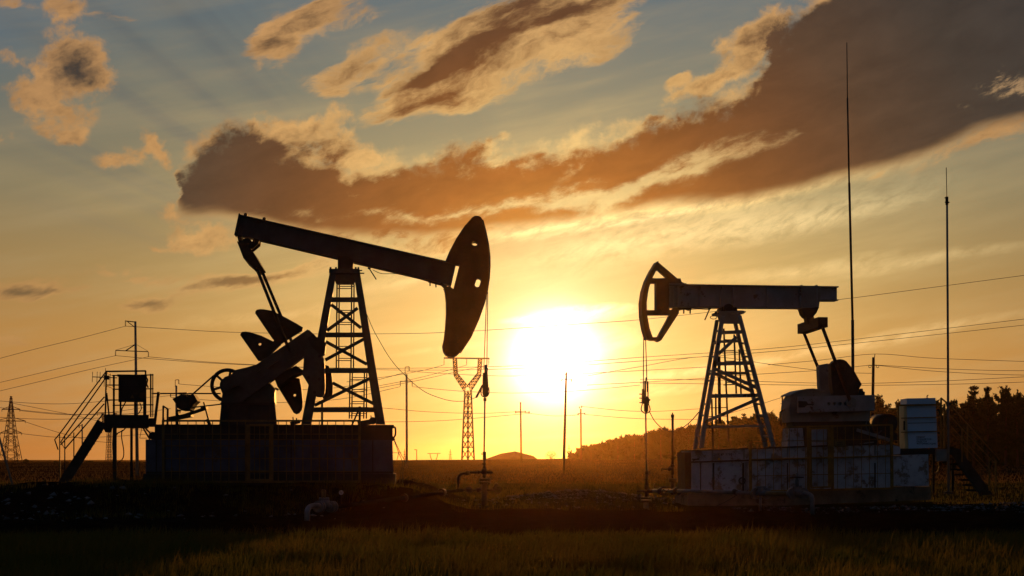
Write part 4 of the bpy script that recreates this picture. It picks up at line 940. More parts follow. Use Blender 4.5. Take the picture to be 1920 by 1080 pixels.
mb = MB(); mb.tube([Wl(604.5, 936, 28), Wl(604.5, 919, 28)], .02, 6); mb.tube([Wl(609.5, 936, 28), Wl(609.5, 919, 28)], .02, 6); mb.tube([Wl(603.5, 920, 28), Wl(610.5, 920, 28)], .02, 6); mb.build('valve_yoke', 'pipe_yellow', va)
ga = MB(); c = Wl(640, 923.5, 28.35); ga.disc(c, YV, .052, .05, 24); ga.tube([c, Wl(640, 949, 28.35)], .012, 7); ga = ga.build('pressure_gauge', 'brown_iron', fp)
mb = MB().disc(c + Vector((0, -.028, 0)), YV, .046, .012, 24); mb.build('dial', 'dial', ga)
mb = MB().bar(c + Vector((0.012, -.037, -.02)), c + Vector((-.012, -.037, .022)), .008, .004); mb.build('needle', 'ink', ga)
mb = MB()
for p, q in (((831.5, 922.8, 33.6), (827, 923.4, 33.35)), ((760, 933, 30.0), (757, 933.4, 29.95))): mb.tube([Wl(*p), Wl(*q)], .085, 14)
mb.build_each('coupling', 'brown_iron', fp)
# ------------------------------------------------------------------ right pump
FR = Frame(1370, 37.5, 8.0)
P = FR.P; S = FR.s
pump = FR.thing('pumpjack', 'pale grey pumpjack with an open framed head and level beam, on the right', 'pumpjack')
def pr(mb, pts, y0, y1, holes=()): return mb.prism(FR.xz(pts, (y0 + y1) / 2), y0, y1, [FR.xz(h, (y0 + y1) / 2) for h in holes])
# walking beam
bw = MB(); pr(bw, [(1252, 534), (1533, 540), (1533, 576), (1500, 576), (1252, 574.5)], -.07, .07); pr(bw, [(1533, 540), (1567.5, 540.5), (1567.5, 563), (1533, 563)], -.07, .07)
beam = bw.build('walking_beam', 'pale_grey', pump)
mb = MB(); pr(mb, [(1252, 532.3), (1284, 532.5), (1284, 534), (1568.3, 538), (1568.3, 540.3), (1284, 536.5), (1252, 535)], -.17, .17); pr(mb, [(1252, 574.8), (1500, 576.4), (1500, 579), (1252, 577.2)], -.17, .17); pr(mb, [(1533, 562.6), (1568, 562.6), (1568, 564.8), (1533, 564.8)], -.17, .17)
mb.build_each('flange', 'mid_grey', beam)
mb = MB()
for x, w in ((1256, 2), (1263, 2), (1271, 2), (1311, 1.6), (1351, 2), (1374, 2), (1438, 1.6), (1499, 2), (1530, 2)):
    py = 534 + (x - 1284) * .0141; seg_a, seg_b = P(x, py + 2.6, -.1), P(x, 575, -.1); mb.bar(seg_a, seg_b, w * S, .18)
mb.build_each('rib', 'pale_grey', beam)
mb = MB(); pr(mb, [(1498.5, 537), (1532, 537.5), (1534, 555), (1531, 577), (1498.5, 579.5)], -.185, .185)
mb.bar(P(1500, 538, 0), P(1500, 535.5, 0), 3 * S, .3); mb.bar(P(1528, 538, 0), P(1528, 535.5, 0), 3 * S, .3); mb.build('tail_clamp', 'mid_grey', beam)
# open horse head
ho_ = [(1229.9, 492), (1233, 493.5), (1267.5, 523), (1273.6, 523), (1275.8, 530), (1252, 531.5), (1252, 583), (1270.8, 582.7), (1270.8, 588), (1238, 638.5), (1233.6, 641.3), (1228, 638.5), (1220.5, 638.7), (1211.7, 636.5),
       (1206, 616.6), (1201.9, 592.5), (1201.4, 568.4), (1204.5, 546.6), (1210.6, 527), (1219.4, 509)]
h1 = [(1221, 522.7), (1229, 507), (1234.3, 507), (1251.8, 522.7)]
h2 = [(1217.6, 531.5), (1229, 531.5), (1229, 582.5), (1210.8, 582.5), (1210.6, 568), (1212.8, 551), (1215, 540)]
h3 = [(1211.2, 591), (1255, 591), (1232.3, 633), (1221.8, 633), (1216, 616.6)]
hh = MB(); pr(hh, ho_, -.13, .13, (h1, h2, h3)); hh = hh.build('horse_head', 'brown_iron', pump)
mb = MB(); arc = [(1229, 492), (1218.4, 509), (1209.6, 527), (1203.5, 546.6), (1200.4, 568.4), (1200.9, 592.5), (1205, 616.6), (1210.7, 637)]
pr(mb, arc + [(x + 3, y + .3) for x, y in arc[::-1]], -.2, .2); mb.build('arc_plate', 'brown_iron', hh)
mb = MB(); pr(mb, [(1252, 530), (1275, 529), (1284, 533), (1284, 536), (1252, 536)], -.11, .11); pr(mb, [(1252, 574), (1296, 576), (1295, 582), (1291, 582.5), (1284, 580), (1270, 583), (1252, 583)], -.06, .06, [[(1254, 577.5), (1262, 577.8), (1258, 581.5), (1254, 581.5)]]); mb.build('head_mount', 'brown_iron', hh)
mb = MB()
for x in (1282, 1294): mb.bar(P(x, 580, -.1), P(x, 588, -.1), 2.2 * S, .04)
mb.tube(spline([P(1296, 580, -.1), P(1310, 579.5, -.1), P(1329, 580.5, -.1)], 4), .7 * S, 5); mb.bar(P(1331, 578, -.1), P(1321.5, 600, -.1), 2 * S, .03); mb.bar(P(1328, 578, -.1), P(1332.5, 578, -.1), 3.6 * S, .06); mb.build('head_latch', 'black_iron', beam)
for (tp, bt, yl) in (((1207, 612), (1206.2, 735), .08), ((1210.4, 632), (1213.6, 735), -.08)):
    MB().tube([P(*tp, yl), P(*bt, yl)], .95 * S, 6).build('bridle_cable', 'cable', pump)
mb = MB(); pr(mb, [(1204.5, 730), (1206.3, 728), (1207.5, 738), (1208, 746), (1211, 743), (1215, 744), (1217, 749), (1216.3, 757), (1214.6, 758), (1214.8, 770), (1211.5, 775), (1208.4, 770), (1208, 757.5), (1203.6, 756)], -.06, .06)
mb.bar(P(1209.5, 714, 0), P(1210, 745, 0), 3 * S, .05); mb.bar(P(1211, 707.5, .02), P(1210.6, 725, .02), 1.4 * S, .03); mb.bar(P(1214.8, 715, -.04), P(1215, 745, -.04), 2 * S, .03)
for y in (739, 746.5, 755): mb.bar(P(1199, y, 0), P(1206, y, 0), 1.8 * S, .04)
mb.bar(P(1215, 749, 0), P(1219, 750.3, 0), 3 * S, .04); hang = mb.build('rod_hanger', 'brown_iron', pump)
mb = MB()
for y in (-.07, .07):
    mb.tube(spline([P(1204.5, 757, y), P(1202.2, 767, y), P(1205, 772.5, y), P(1210, 775, y)], 4), 1.1 * S, 6); mb.tube(spline([P(1216, 757, y), P(1219, 767, y), P(1217, 772.5, y), P(1212, 775, y)], 4), 1.1 * S, 6)
mb.build_each('cable_loop', 'brown_iron', hang)
MB().tube([P(1210.8, 774), P(1212.3, 884)], 1.5 * S, 8).build('polished_rod', 'galv', pump)
# tower
TW = .30
tb = MB(); pr(tb, [(1344, 589), (1386.5, 589), (1388, 592), (1392, 607), (1350, 607)], -TW - .02, -TW + .04); pr(tb, [(1341, 586), (1388, 585), (1389, 590), (1342, 591)], -TW - .04, TW + .04)
tower = tb.build('tower', 'mid_grey', pump)
legs = (((1355, 592), (1314.2, 840), 7.2, 8.2, -TW), ((1386, 591), (1450.5, 840), 6.6, 8.0, -TW), ((1344.5, 600), (1302.5, 842), 6, 7, TW), ((1377, 600), (1436, 840), 6, 7, TW))
def leg_at(k, py):
    (t_, f_, *_r) = legs[k]; u = (py - t_[1]) / (f_[1] - t_[1]); return (t_[0] + (f_[0] - t_[0]) * u, py)
for k, (tp, ft, w0, w1, yl) in enumerate(legs):
    a, b_ = P(*tp, yl), P(*ft, yl); h = .045
    wa, wb = Vector((w0 * S / 2, 0, 0)), Vector((w1 * S / 2, 0, 0)); dy = Vector((0, h, 0))
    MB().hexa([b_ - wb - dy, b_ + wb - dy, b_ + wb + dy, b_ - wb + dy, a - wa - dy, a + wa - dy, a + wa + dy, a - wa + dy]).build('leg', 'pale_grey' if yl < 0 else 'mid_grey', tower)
mb = MB()
for py, w in ((623, 6.4), (681.4, 7), (742, 7)):
    mb.bar(P(leg_at(0, py)[0] - 1, py + .8, -TW), P(leg_at(1, py)[0] + 1, py - .8, -TW), w * S, .05)
mb.bar(P(1322, 801, -TW), P(1441, 798, -TW), 4.5 * S, .05)
for py in (640, 700): mb.bar(P(leg_at(2, py)[0], py + 1, TW), P(leg_at(3, py)[0], py - .5, TW), 5 * S, .05)
for (ka, kb) in ((2, 0), (3, 1)):
    for py in (620, 643, 668, 695, 713, 757, 778, 817): mb.bar(P(*leg_at(ka, py), TW), P(*leg_at(kb, py + 1.5), -TW), 3.2 * S, .05, Vector((0, 0, 1)))
mb.build_each('girt', 'mid_grey', tower)
mb = MB()
for a, b_, yl in (((1346.7, 664), (1381, 632), -TW + .02), ((1341, 692), (1419, 727), -TW + .02), ((1339.7, 700), (1413, 735), TW - .02), ((1324.5, 790), (1421.7, 748), -TW + .02)): mb.bar(P(*a, yl), P(*b_, yl), 6.2 * S, .04)
mb.build_each('brace', 'mid_grey', tower)
lad = MB()
for (xa, xb, y0, y1, yl) in ((1357, 1366, 616, 828, .42), (1376.5, 1380.5, 627, 738, .42), (1386, 1389.5, 655, 738, .62), (1334.5, 1337, 748, 850, .42), (1342, 1342.5, 738, 800, .62)):
    lad.bar(P(xa, y0, yl), P(xb if xb < 1366.5 or xa > 1370 else xb, y1, yl), 3 * S, .03)
lad.bar(P(1348, 668, .45), P(1349.5, 795, .45), 5 * S, .06)
lad = lad.build('ladder', 'black_iron', tower)
mb = MB(); y = 637
while y < 735:
    u = (y - 616) / 212; mb.bar(P(1357 + 9 * u, y, .42), P(1377.5 + .03 * (y - 627), y, .42), 1.5 * S, .02); mb.bar(P(1352 + 9 * u, y + 5, .62), P(1384, y + 4, .62), 1.4 * S, .02); y += 20
for y in (765, 781): mb.bar(P(1329, y, .42), P(1364, y - 1, .42), 1.6 * S, .02)
mb.build_each('rung', 'black_iron', lad)
sb = MB(); pr(sb, [(1350, 577), (1376, 578), (1379, 588), (1346, 589)], -.24, .24); sb = sb.build('saddle_bearing', 'black_iron', pump)
c = P(1365.5, 580, -.26); mb = MB().disc((c.x, -.27, c.z), YV, 10 * S, .05); mb.disc((c.x, -.31, c.z), YV, 6 * S, .05, 18); mb.build('bearing_cap', 'brown_iron', sb)
mb = MB()
for x in (1342, 1347, 1386, 1390): mb.bar(P(x, 589, -.28), P(x, 584, -.28), 3 * S, .05)
mb.build_each('bolt', 'black_iron', sb)
mb = MB()
for (x, y, w, h) in ((1338, 595, 6, 3.2), (1388, 584.5, 10, 1.8)):
    mb.tube([P(x + w * math.cos(a), y + h * math.sin(a), -.1 + .12 * math.sin(a)) for a in (i * math.pi / 9 for i in range(19))], .7 * S, 5)
mb.build('wire_ring', 'black_iron', tower)
# equaliser, pitmans
ea = P(1544, 602, -.66); eb = P(1503, 619, .66)
eq = MB(); mid_x = (ea.x + eb.x) / 2; mid_z = (ea.z + eb.z) / 2
ex = Vector((mid_x, 0, mid_z)); eq.bar(ex + Vector((0, -.80, .02)), ex + Vector((0, .80, -.02)), .26, .26, Vector((0, 0, 1)))
eq = eq.build('equalizer', 'brown_iron', pump)
mb = MB(); pr(mb, [(1499, 577), (1532, 577), (1527, 588), (1520, 596), (1508, 596), (1503, 590)], -.16, .16); mb.bar(P(1515, 592), P(1519, 606), 15 * S, .22); mb.build('tail_bearing', 'black_iron', eq)
c = ex + Vector((0, -.82, .02)); mb = MB().disc(c, YV, .085, .06); mb.build('end_cap', 'brown_iron', eq)
pn_a = ex + Vector((0, -.70, -.05)); pf_a = ex + Vector((0, .70, -.09))
pn_b = P(1594, 752, -.70); pf_b = P(1543, 712, .70)
MB().tube([pn_a, pn_b], 3.2 * S, 10).build('pitman_arm', 'brown_iron', pump)
MB().tube([pf_a, pf_b], 3.0 * S, 10).build('pitman_arm', 'brown_iron', pump)
# gearbox, pedestal, cranks
gb = MB(); pr(gb, [(1472, 766), (1474, 752), (1479, 744), (1489, 735), (1502, 731), (1516, 730), (1530, 731), (1540, 735), (1556, 742), (1600, 742), (1622, 760), (1622, 790), (1474, 792)], -.34, .34)
gb = gb.build('gearbox', 'mid_grey', pump)
mb = MB(); pr(mb, [(1473, 743.5), (1474, 740.5), (1490, 733), (1503, 730.3), (1515, 729.6), (1536, 732.5), (1536, 735), (1515, 732.4), (1491, 736)], -.42, .40); mb.build('gearbox_hood', 'mid_grey', gb)
mb = MB(); mb.tube(spline([P(1471, 768, -.3), P(1463, 774, -.3), P(1463, 790, -.3), P(1466, 800, -.3)], 4), 1.4 * S, 6); mb.build('breather_pipe', 'black_iron', gb)
pdl = MB(); pr(pdl, [(1480, 792), (1622, 790), (1640, 836), (1474, 838)], -.3, .3); pdl = pdl.build('pedestal', 'brown_iron', pump)
crank_o = [(1496, 743.5), (1638.6, 740.6), (1638.6, 769.5), (1496, 774.5)]
ch = [circle_px(x, 757, 3.3, 3.3, 12) for x in (1552.5, 1563, 1573.3, 1583)]
win = [(1496.5, 752), (1512, 752.5), (1515, 758), (1526, 757.5), (1526, 759.5), (1513, 760), (1508, 764), (1496.5, 764)]
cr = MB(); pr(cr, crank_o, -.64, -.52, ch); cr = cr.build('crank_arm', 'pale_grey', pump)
mb = MB(); pr(mb, [(1497, 752), (1512, 752.5), (1515, 757), (1526, 757), (1526, 759.5), (1513, 760), (1508, 764), (1497, 764)], -.655, -.64); mb.build('key_slot', 'black_iron', cr)
c = P(1595.6, 754.6, -.66); mb = MB().disc((c.x, -.67, c.z), YV, 9.5 * S, .06, 20); mb.disc((c.x, -.72, c.z), YV, 6 * S, .06, 16); mb.disc((c.x, -.76, c.z), YV, 3 * S, .05, 12); mb.build('crank_pin', 'mid_grey', cr)
mb = MB(); pr(mb, [(1608, 741), (1610, 729), (1615, 729), (1616, 734), (1619, 735), (1619, 741)], -.6, -.4); mb.build('end_block', 'black_iron', cr)
wd = MB(); pr(wd, [(1555.5, 683.6), (1562, 676.7), (1568, 674.4), (1573, 673.9), (1579, 675), (1584.4, 678), (1597, 693), (1606.7, 710), (1612.8, 721), (1608, 729.4), (1608, 741), (1560, 741), (1558, 727), (1556, 710)], -.52, -.30, [circle_px(1582, 692.8, 1.8, 1.8, 10)])
wd.build('counterweight', 'black_iron', cr)
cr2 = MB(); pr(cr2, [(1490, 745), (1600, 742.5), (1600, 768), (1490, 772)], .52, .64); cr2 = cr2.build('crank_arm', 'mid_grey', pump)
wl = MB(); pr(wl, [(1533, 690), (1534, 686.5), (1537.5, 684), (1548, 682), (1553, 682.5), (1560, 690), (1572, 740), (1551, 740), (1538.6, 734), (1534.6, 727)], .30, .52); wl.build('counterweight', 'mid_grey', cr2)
# motor behind the fence
mo = MB(); c = P(1655, 795, .1); mo.tube([(c.x, -.25, c.z), (c.x, .55, c.z)], 19 * S, 20); pr(mo, [(1630, 806), (1672, 812), (1673, 826), (1640, 822)], -.2, .5); mo = mo.build('motor', 'black_iron', pump)
c = P(1640, 797, -.3); MB().ring(c, YV, 17 * S, 1.3 * S, 24, 6, R(80), R(290)).build('belt_guard', 'galv', mo)
mb = MB(); mb.bar(P(1606, 806, -.3), P(1668, 825, -.3), 6 * S, .08); mb.bar(P(1612, 832, -.3), P(1638, 829, -.3), 2 * S, .05); mb.build_each('motor_rail', 'pale_grey', pump)

# ---- right foundation
fnd = FR.thing('pump_foundation', 'peeling blue-white steel foundation with a stencilled number, under the right pump', 'foundation')
def quad_box(mb, pts, y0, y1):
    """four photo points (lb, rb, rt, lt) on the near face, carried straight back to y1"""
    q = [P(x, y, y0) for x, y in pts]; d = Vector((0, y1 - y0, 0)); return mb.hexa([q[0], q[1], q[1] + d, q[0] + d, q[3], q[2], q[2] + d, q[3] + d])
fb = quad_box(MB(), [(1297, 922), (1672, 914), (1672, 856), (1297, 868)], -.50, .60).build('base_block', 'white_blue', fnd)
sk = quad_box(MB(), [(1297, 865), (1672, 853.5), (1672, 832), (1297, 845)], -.47, .57).build('skid_frame', 'white_blue', fnd)
mb = MB(); quad_box(mb, [(1296, 868), (1673, 856), (1673, 853.5), (1296, 865)], -.54, .62); quad_box(mb, [(1296, 846), (1673, 833), (1673, 830.5), (1296, 843.5)], -.52, .60); mb.build_each('skid_flange', 'brown_iron', sk)
mb = MB()
for x in (1335, 1394, 1476, 1520, 1560, 1600, 1640): quad_box(mb, [(x, 864 - (x - 1297) * .03), (x + 2.4, 864 - (x - 1297) * .03), (x + 2.4, 846 - (x - 1297) * .034), (x, 846 - (x - 1297) * .034)], -.50, -.46)
mb.build_each('web_stiffener', 'mid_grey', sk)
mb = MB()
for x, w in ((1313, 1.6), (1336.5, 3), (1392, 3.4), (1476, 1.8), (1640, 2)): quad_box(mb, [(x, 921), (x + w, 921), (x + w, 868), (x, 868)], -.525, -.49)
mb.build_each('panel_seam', 'brown_iron', fb)
quad_box(MB(), [(1285, 928), (1296, 928), (1296, 848), (1283.5, 848)], -.46, .3).build('corner_column', 'brown_iron', fnd)
qb = quad_box(MB(), [(1290, 956), (1746, 937), (1745, 912.5), (1290, 922.5)], -.56, .8).build('footing', 'concrete', fnd)
eb_ = quad_box(MB(), [(1675, 912), (1742, 911.5), (1740.5, 852), (1673.5, 854.5)], -.55, .6).build('end_block', 'white_blue', fnd)
mb = MB(); quad_box(mb, [(1666, 853), (1688, 851), (1688, 838), (1666, 832)], -.3, .3); mb.build('cable_box', 'white_blue', fnd)
ring_c = P(1391.5, 901.5, -.56); MB().ring(ring_c, (0.3, 1, 0), 5.6 * S, 1.3 * S, 20, 6).build('hanging_ring', 'black_iron', fnd)
mb = MB()
for x in (1397.5, 1400.5): mb.tube([P(x, 866, -.53), P(x, 920, -.53)], .5 * S, 5)
mb.build_each('drain_pipe', 'brown_iron', fnd)
mb = MB(); mb.bar(P(1298, 861, -.53), P(1311, 861.5, -.53), 2.2 * S, .05); mb.bar(P(1299, 864, -.53), P(1312, 858.5, -.53), 1.6 * S, .03); mb.build('latch', 'brown_iron', fnd)
num = text_mesh('stencilled_number', 'СКВ.№ 37881', 6.0 * S, 'ink', fnd, P(1336.5, 854.6, -.478), space=1.12)
num.rotation_euler = (R(90), R(-1.6), 0)
p0 = FR.xz([(1348.3, 858), (1345.4, 862), (1351.4, 862)], -.48); MB().prism(p0, -.482, -.476).build('warning_triangle', 'sign_yellow', fnd)
mb = MB(); mb.bar(P(1322, 845, -.35), P(1333, 842, -.35), 3 * S, .1); mb.bar(P(1385, 842, -.35), P(1400, 839, -.35), 4 * S, .12); mb.build_each('loose_plank', 'yellow', fnd)

# ---- yellow guard fence of the right pump
gd = FR.thing('guard_fence', 'rusty yellow guard fence with a gate in front of the right foundation', 'fence')
YF = -.80
rail_y = lambda x: 921.5 - (x - 1406) * .0225
def sgr(mb, a, b_, w, d=.05, yl=YF): return mb.bar(P(*a, yl), P(*b_, yl), w * S, d)
for x, y0 in ((1406.5, 828), (1515, 800), (1560, 799.5), (1671.5, 797)):
    mb = MB(); sgr(mb, (x, y0), (x + 1, rail_y(x)), 4.6, .06); mb.build('post', 'yellow', gd)
mb = MB(); sgr(mb, (1476, 800.5), (1673, 796.5), 3); sgr(mb, (1404, rail_y(1404)), (1674, rail_y(1674)), 3.6); sgr(mb, (1406, 861.5), (1672, 855), 2.2, .04); mb.build('rail', 'yellow', gd)
mb = MB(); x = 1420
while x < 1668:
    if not 1513 < x < 1563: mb.tube([P(x, 832 if x < 1476 else 800, YF), P(x + .6, rail_y(x), YF)], .62 * S, 4)
    x += 15
for y in (828, 892.5): mb.tube([P(1408, y, YF), P(1671, y - 5, YF)], .62 * S, 4)
mb.build('wire_mesh', 'yellow', gd)
gt = MB()
for a, b_ in (((1519.5, 804), (1521, 914)), ((1556, 803), (1557, 913)), ((1519.5, 804), (1556, 803)), ((1521, 914), (1557, 913)), ((1520, 859), (1556, 857.5)), ((1553.5, 804), (1554.5, 912))): sgr(gt, a, b_, 3, .045, YF - .03)
gt = gt.build('gate', 'yellow', gd)
mb = MB()
for x in (1531.5, 1544): mb.tube([P(x, 804, YF - .03), P(x + .6, 913, YF - .03)], .62 * S, 4)
for y in (828, 890): mb.tube([P(1520, y, YF - .03), P(1556, y - .5, YF - .03)], .62 * S, 4)
mb.build('gate_mesh', 'yellow', gt)
sn_ = MB(); sgr(sn_, (1565, 832.5), (1584.5, 832), 12, .01, YF - .03); sn_ = sn_.build('notice_plate', 'dull_yellow', gd)
mb = MB()
for y in (830, 834): sgr(mb, (1569, y), (1580, y - .2), 1.2, .004, YF - .038)
mb.build('lettering', 'ink', sn_)
st_ = MB(); quad_box(st_, [(1476.5, 837), (1508, 836), (1505, 802.5), (1480, 803)], -.42, .1); st_ = st_.build_each('shield_plate', 'white_blue', pump)
quad_box(MB(), [(1519, 837), (1550, 836), (1551, 803), (1519, 803.5)], -.42, .1).build_each('shield_plate', 'white_blue', pump)

# ---- right service platform with cabinet and stair
FS = Frame(1728, 38.6, -1.0); Pf = FS.P; ss = FS.s
def sg(mb, a, b, w, yl, d): return mb.bar(Pf(*a, yl), Pf(*b, yl), w * ss, d)
pf = FS.thing('service_platform', 'rusty service platform with a stair going down to the right, beside the right pump', 'platform')
mb = MB(); a, b_ = Pf(1686, 852, -.4), Pf(1790, 841, -.4); mb.box((a.x, -.4, a.z), (b_.x, 1.0, b_.z)); mb.build('deck', 'black_iron', pf)
for x in (1750, 1786):
    MB().bar(Pf(x, 850, .9), Pf(x, 925, .9), 4 * ss, .06).build('post', 'black_iron', pf)
rl = MB()
sg(rl, (1681, 760), (1764, 758.5), 3, -.38, .04); sg(rl, (1690, 784), (1764, 782), 1.8, -.38, .03); sg(rl, (1690, 810.5), (1764, 808.5), 1.8, -.38, .03)
for x, y0 in ((1684, 760), (1764.5, 746), (1771, 757)): sg(rl, (x, y0), (x, 843), 3, -.38 if x < 1770 else .95, .04)
sg(rl, (1764, 746), (1777, 757), 2.4, -.38, .04); sg(rl, (1660, 766), (1690, 766), 2, .9, .03); sg(rl, (1683, 762), (1684, 840), 3, .9, .03)
rl.build('railing', 'yellow', pf)
stair = MB()
for y in (-.35, .65): stair.prism(FS.xz([(1776, 842), (1800, 842), (1862, 927), (1838, 929)], y), y, y + .05)
stair.build_each('stair_stringer', 'black_iron', pf)
mb = MB()
for i in range(8):
    t_ = (i + .5) / 8; a = Pf(1787 + 62 * t_, 845 + 80 * t_, -.3); mb.box((a.x - .19, -.3, a.z - .03), (a.x + .13, .65, a.z + .015))
mb.build_each('stair_tread', 'tread', pf)
hr = MB()
for pts, yl in (([(1766, 764), (1863, 867), (1866, 866)], -.35), ([(1782, 760), (1874, 862)], .68), ([(1768, 795), (1860, 893)], -.35), ([(1784, 800), (1870, 895)], .68)): hr.tube([Pf(x, y, yl) for x, y in pts], (1.3 if pts[0][1] < 770 else .7) * ss, 6)
for x, y0, y1, yl in ((1803.7, 804, 866, -.35), (1814, 798, 872, .68), (1855, 859, 920, -.35), (1867, 862, 924, .68)): sg(hr, (x, y0), (x, y1), 2.4, yl, .03)
hr.build_each('handrail', 'yellow', pf)
# blue cabinet
cab = FS.thing('control_cabinet', 'pale blue control cabinet with four lines of stencilled writing, beside the right pump', 'cabinet')
YC = -.30
q = [Pf(x, y, YC) for x, y in ((1703.5, 841), (1758.3, 839.5), (1754.5, 759), (1700.5, 760.5))]; d = Vector((0, .62, 0))
MB().hexa([q[0], q[1], q[1] + d, q[0] + d, q[3], q[2], q[2] + d, q[3] + d]).build('body', 'cabinet_blue', cab)
q2 = [Pf(x, y, YC - .02) for x, y in ((1700, 760.3), (1755, 758.8), (1754, 746), (1700, 747))]; d2 = Vector((0, .66, 0))
MB().hexa([q2[0], q2[1], q2[1] + d2, q2[0] + d2, q2[3], q2[2], q2[2] + d2, q2[3] + d2]).build('hood', 'cabinet_blue', cab)
mb = MB(); w_ = Vector((-.085, 0, 0)); e_ = Vector((0, .03, 0))
mb.hexa([q[0] + w_ + e_, q[0] - Vector((.003, 0, 0)) + e_, q[0] - Vector((.003, 0, 0)) + d - e_, q[0] + w_ + d - e_, q[3] + w_ + e_, q[3] - Vector((.003, 0, 0)) + e_, q[3] - Vector((.003, 0, 0)) + d - e_, q[3] + w_ + d - e_]); sd_ = mb.build('side_door', 'cream', cab)
mb = MB(); a = q[0] + w_ + Vector((-.02, .05, .62)); mb.box(a - Vector((.02, .03, .12)), a + Vector((.02, .03, .12))); mb.build('handle', 'black_iron', sd_)
mb = MB()
for py in (783.2, 793.5, 809.3):
    u = (841 - py) / 80.5; xl = 1703.5 - 3 * u; mb.bar(Pf(xl, py, YC - .006), Pf(xl + 54.6, py - 1.2, YC - .006), .9 * ss, .012)
mb.build_each('panel_joint', 'ink', cab)
for i, ln in enumerate(('ОБЪЕКТ', 'ОХРАНЯЕТСЯ !', 'ВЕДЕТСЯ', 'ФОТОФИКСАЦИЯ')):
    text_mesh('lettering', ln, 4.1 * ss, 'ink', cab, Pf(1718.2 + .15 * i, 821 + 4.1 * i, YC - .004), space=.98)
gb_ = FS.thing('junction_box', 'small grey box hanging under the deck right of the blue cabinet', 'box')
mb = MB(); a, b_ = Pf(1755.5, 865, -.55), Pf(1777, 842, -.55); mb.box((a.x, -.55, a.z), (b_.x, -.41, b_.z)); mb.build('body', 'mid_grey', gb_)
mb = MB(); mb.box((a.x + .02, -.562, a.z + .02), (b_.x - .02, -.55, b_.z - .02)); mb.build('lid', 'mid_grey', gb_)
mb = MB(); mb.tube(spline([Pf(1760, 865, -.5), Pf(1761, 876, -.5), Pf(1756, 886, -.5), Pf(1747, 892, -.5)], 4), .9 * ss, 6); mb.build('conduit', 'cable', gb_)
# masts
m2 = Frame(1778, 38.0); mt = m2.thing('aerial_mast', 'shorter thin mast with a whip aerial on top, in front of the right stair', 'mast')
pp = m2.P; MB().tube([pp(1778.3, 926), pp(1777.2, 640), pp(1775.6, 372)], [2.4 * m2.s, 2.2 * m2.s, 1.9 * m2.s], 10).build('pole', 'mid_grey', mt)
MB().tube([pp(1775.4, 378), pp(1774.2, 314)], .7 * m2.s, 6).build('whip', 'black_iron', mt)
mb = MB(); mb.bar(pp(1775.5, 384), pp(1775.3, 369), 4.5 * m2.s, .06); mb.bar(pp(1772, 379), pp(1780, 379.5), 2 * m2.s, .04); mb.bar(pp(1771.5, 371), pp(1777, 370.5), 1.6 * m2.s, .04); mb.build('clamp', 'black_iron', mt)
mb = MB(); mb.box((pp(1771, 924).x, -.1, pp(0, 926).z), (pp(1785.5, 924).x, .1, pp(0, 921.5).z)); mb.build('foot', 'black_iron', mt)
m1 = Frame(1600, 41.0); mt = m1.thing('lightning_mast', 'tallest thin mast, stepped and slightly leaning, rising behind the right crank', 'mast')
pp = m1.P; st4 = [(1600.5, 905, 3.0), (1598.6, 600, 2.9), (1598.5, 600, 2.3), (1592.3, 343, 2.2), (1592.2, 343, 1.7), (1589, 184, 1.5), (1588.9, 184, 1.0), (1587.8, 80, .8)]
for i in range(0, 8, 2):
    a, b_ = st4[i], st4[i + 1]; MB().tube([pp(a[0], a[1]), pp(b_[0], b_[1])], a[2] * m1.s, 8, r2=b_[2] * m1.s).build('tube_section', 'black_iron', mt)

# ---- right wellhead
FWR = Frame(1211, 36.2, 0); Pw = FWR.P; sw = FWR.s
wh = FWR.thing('wellhead', 'slim brown wellhead under the open-headed right pump', 'wellhead')
vt(MB(), 1211.2, 941, 968, 9.2).build('casing', 'galv', wh)
mb = MB(); vt(mb, 1212.5, 882, 918, 5.6); vt(mb, 1212.6, 882, 889, 6.6); vt(mb, 1212.5, 897, 899.5, 8); vt(mb, 1212.5, 909, 917, 7.4)
for x in (1207, 1218): mb.ring(Pw(x, 886), YV, 2.6 * sw, .5 * sw, 12, 5)
mb.build('stuffing_box', 'brown_iron', wh)
mb = MB(); vt(mb, 1212, 917, 932, 6.6); hz_(mb, 1194, 1212, 921, 4.4); hz_(mb, 1212, 1226, 920.5, 7); mb.build('tee', 'brown_iron', wh)
mb = MB(); vt(mb, 1211.6, 931.5, 936, 20, 20); vt(mb, 1211.6, 937, 942, 20, 20); mb.build_each('flange', 'brown_iron', wh)
rp = empty('flow_pipe', W(1523, 966, 31.8), 'pale pipe with two gate valves, bending down in front of the right foundation', 'pipe')
o_ = rp.location
def Wl(px, py, Y): return W(px, py, Y) - o_
MB().tube([Wl(1224, 920.2, 36.2), Wl(1290, 920.6, 34.6), Wl(1360, 923, 33.6), Wl(1416, 925.2, 33.0)], .045, 12).build('run', 'galv', rp)
mb = MB()
for x, Y in ((1240, 35.8), (1269, 35.1), (1378, 33.4)): mb.tube([Wl(x - 2, 921, Y + .05), Wl(x + 3, 921.3 if x < 1300 else 924, Y - .05)], .10 if x < 1300 else .06, 14)
mb.build_each('coupling', 'brown_iron', rp)
wheel(Wl(1249, 921.5, 35.4), (0.2, 1, 0), 6.2 * sw, .9 * sw, 'handwheel', rp)
mb = MB(); mb.tube([Wl(1415, 925, 33.0), Wl(1440, 925.5, 32.7)], .075, 12)
for x in (1416.5, 1437): mb.tube([Wl(x - 1.6, 925.3, 32.95), Wl(x + 1.6, 925.4, 32.9)], .13, 14)
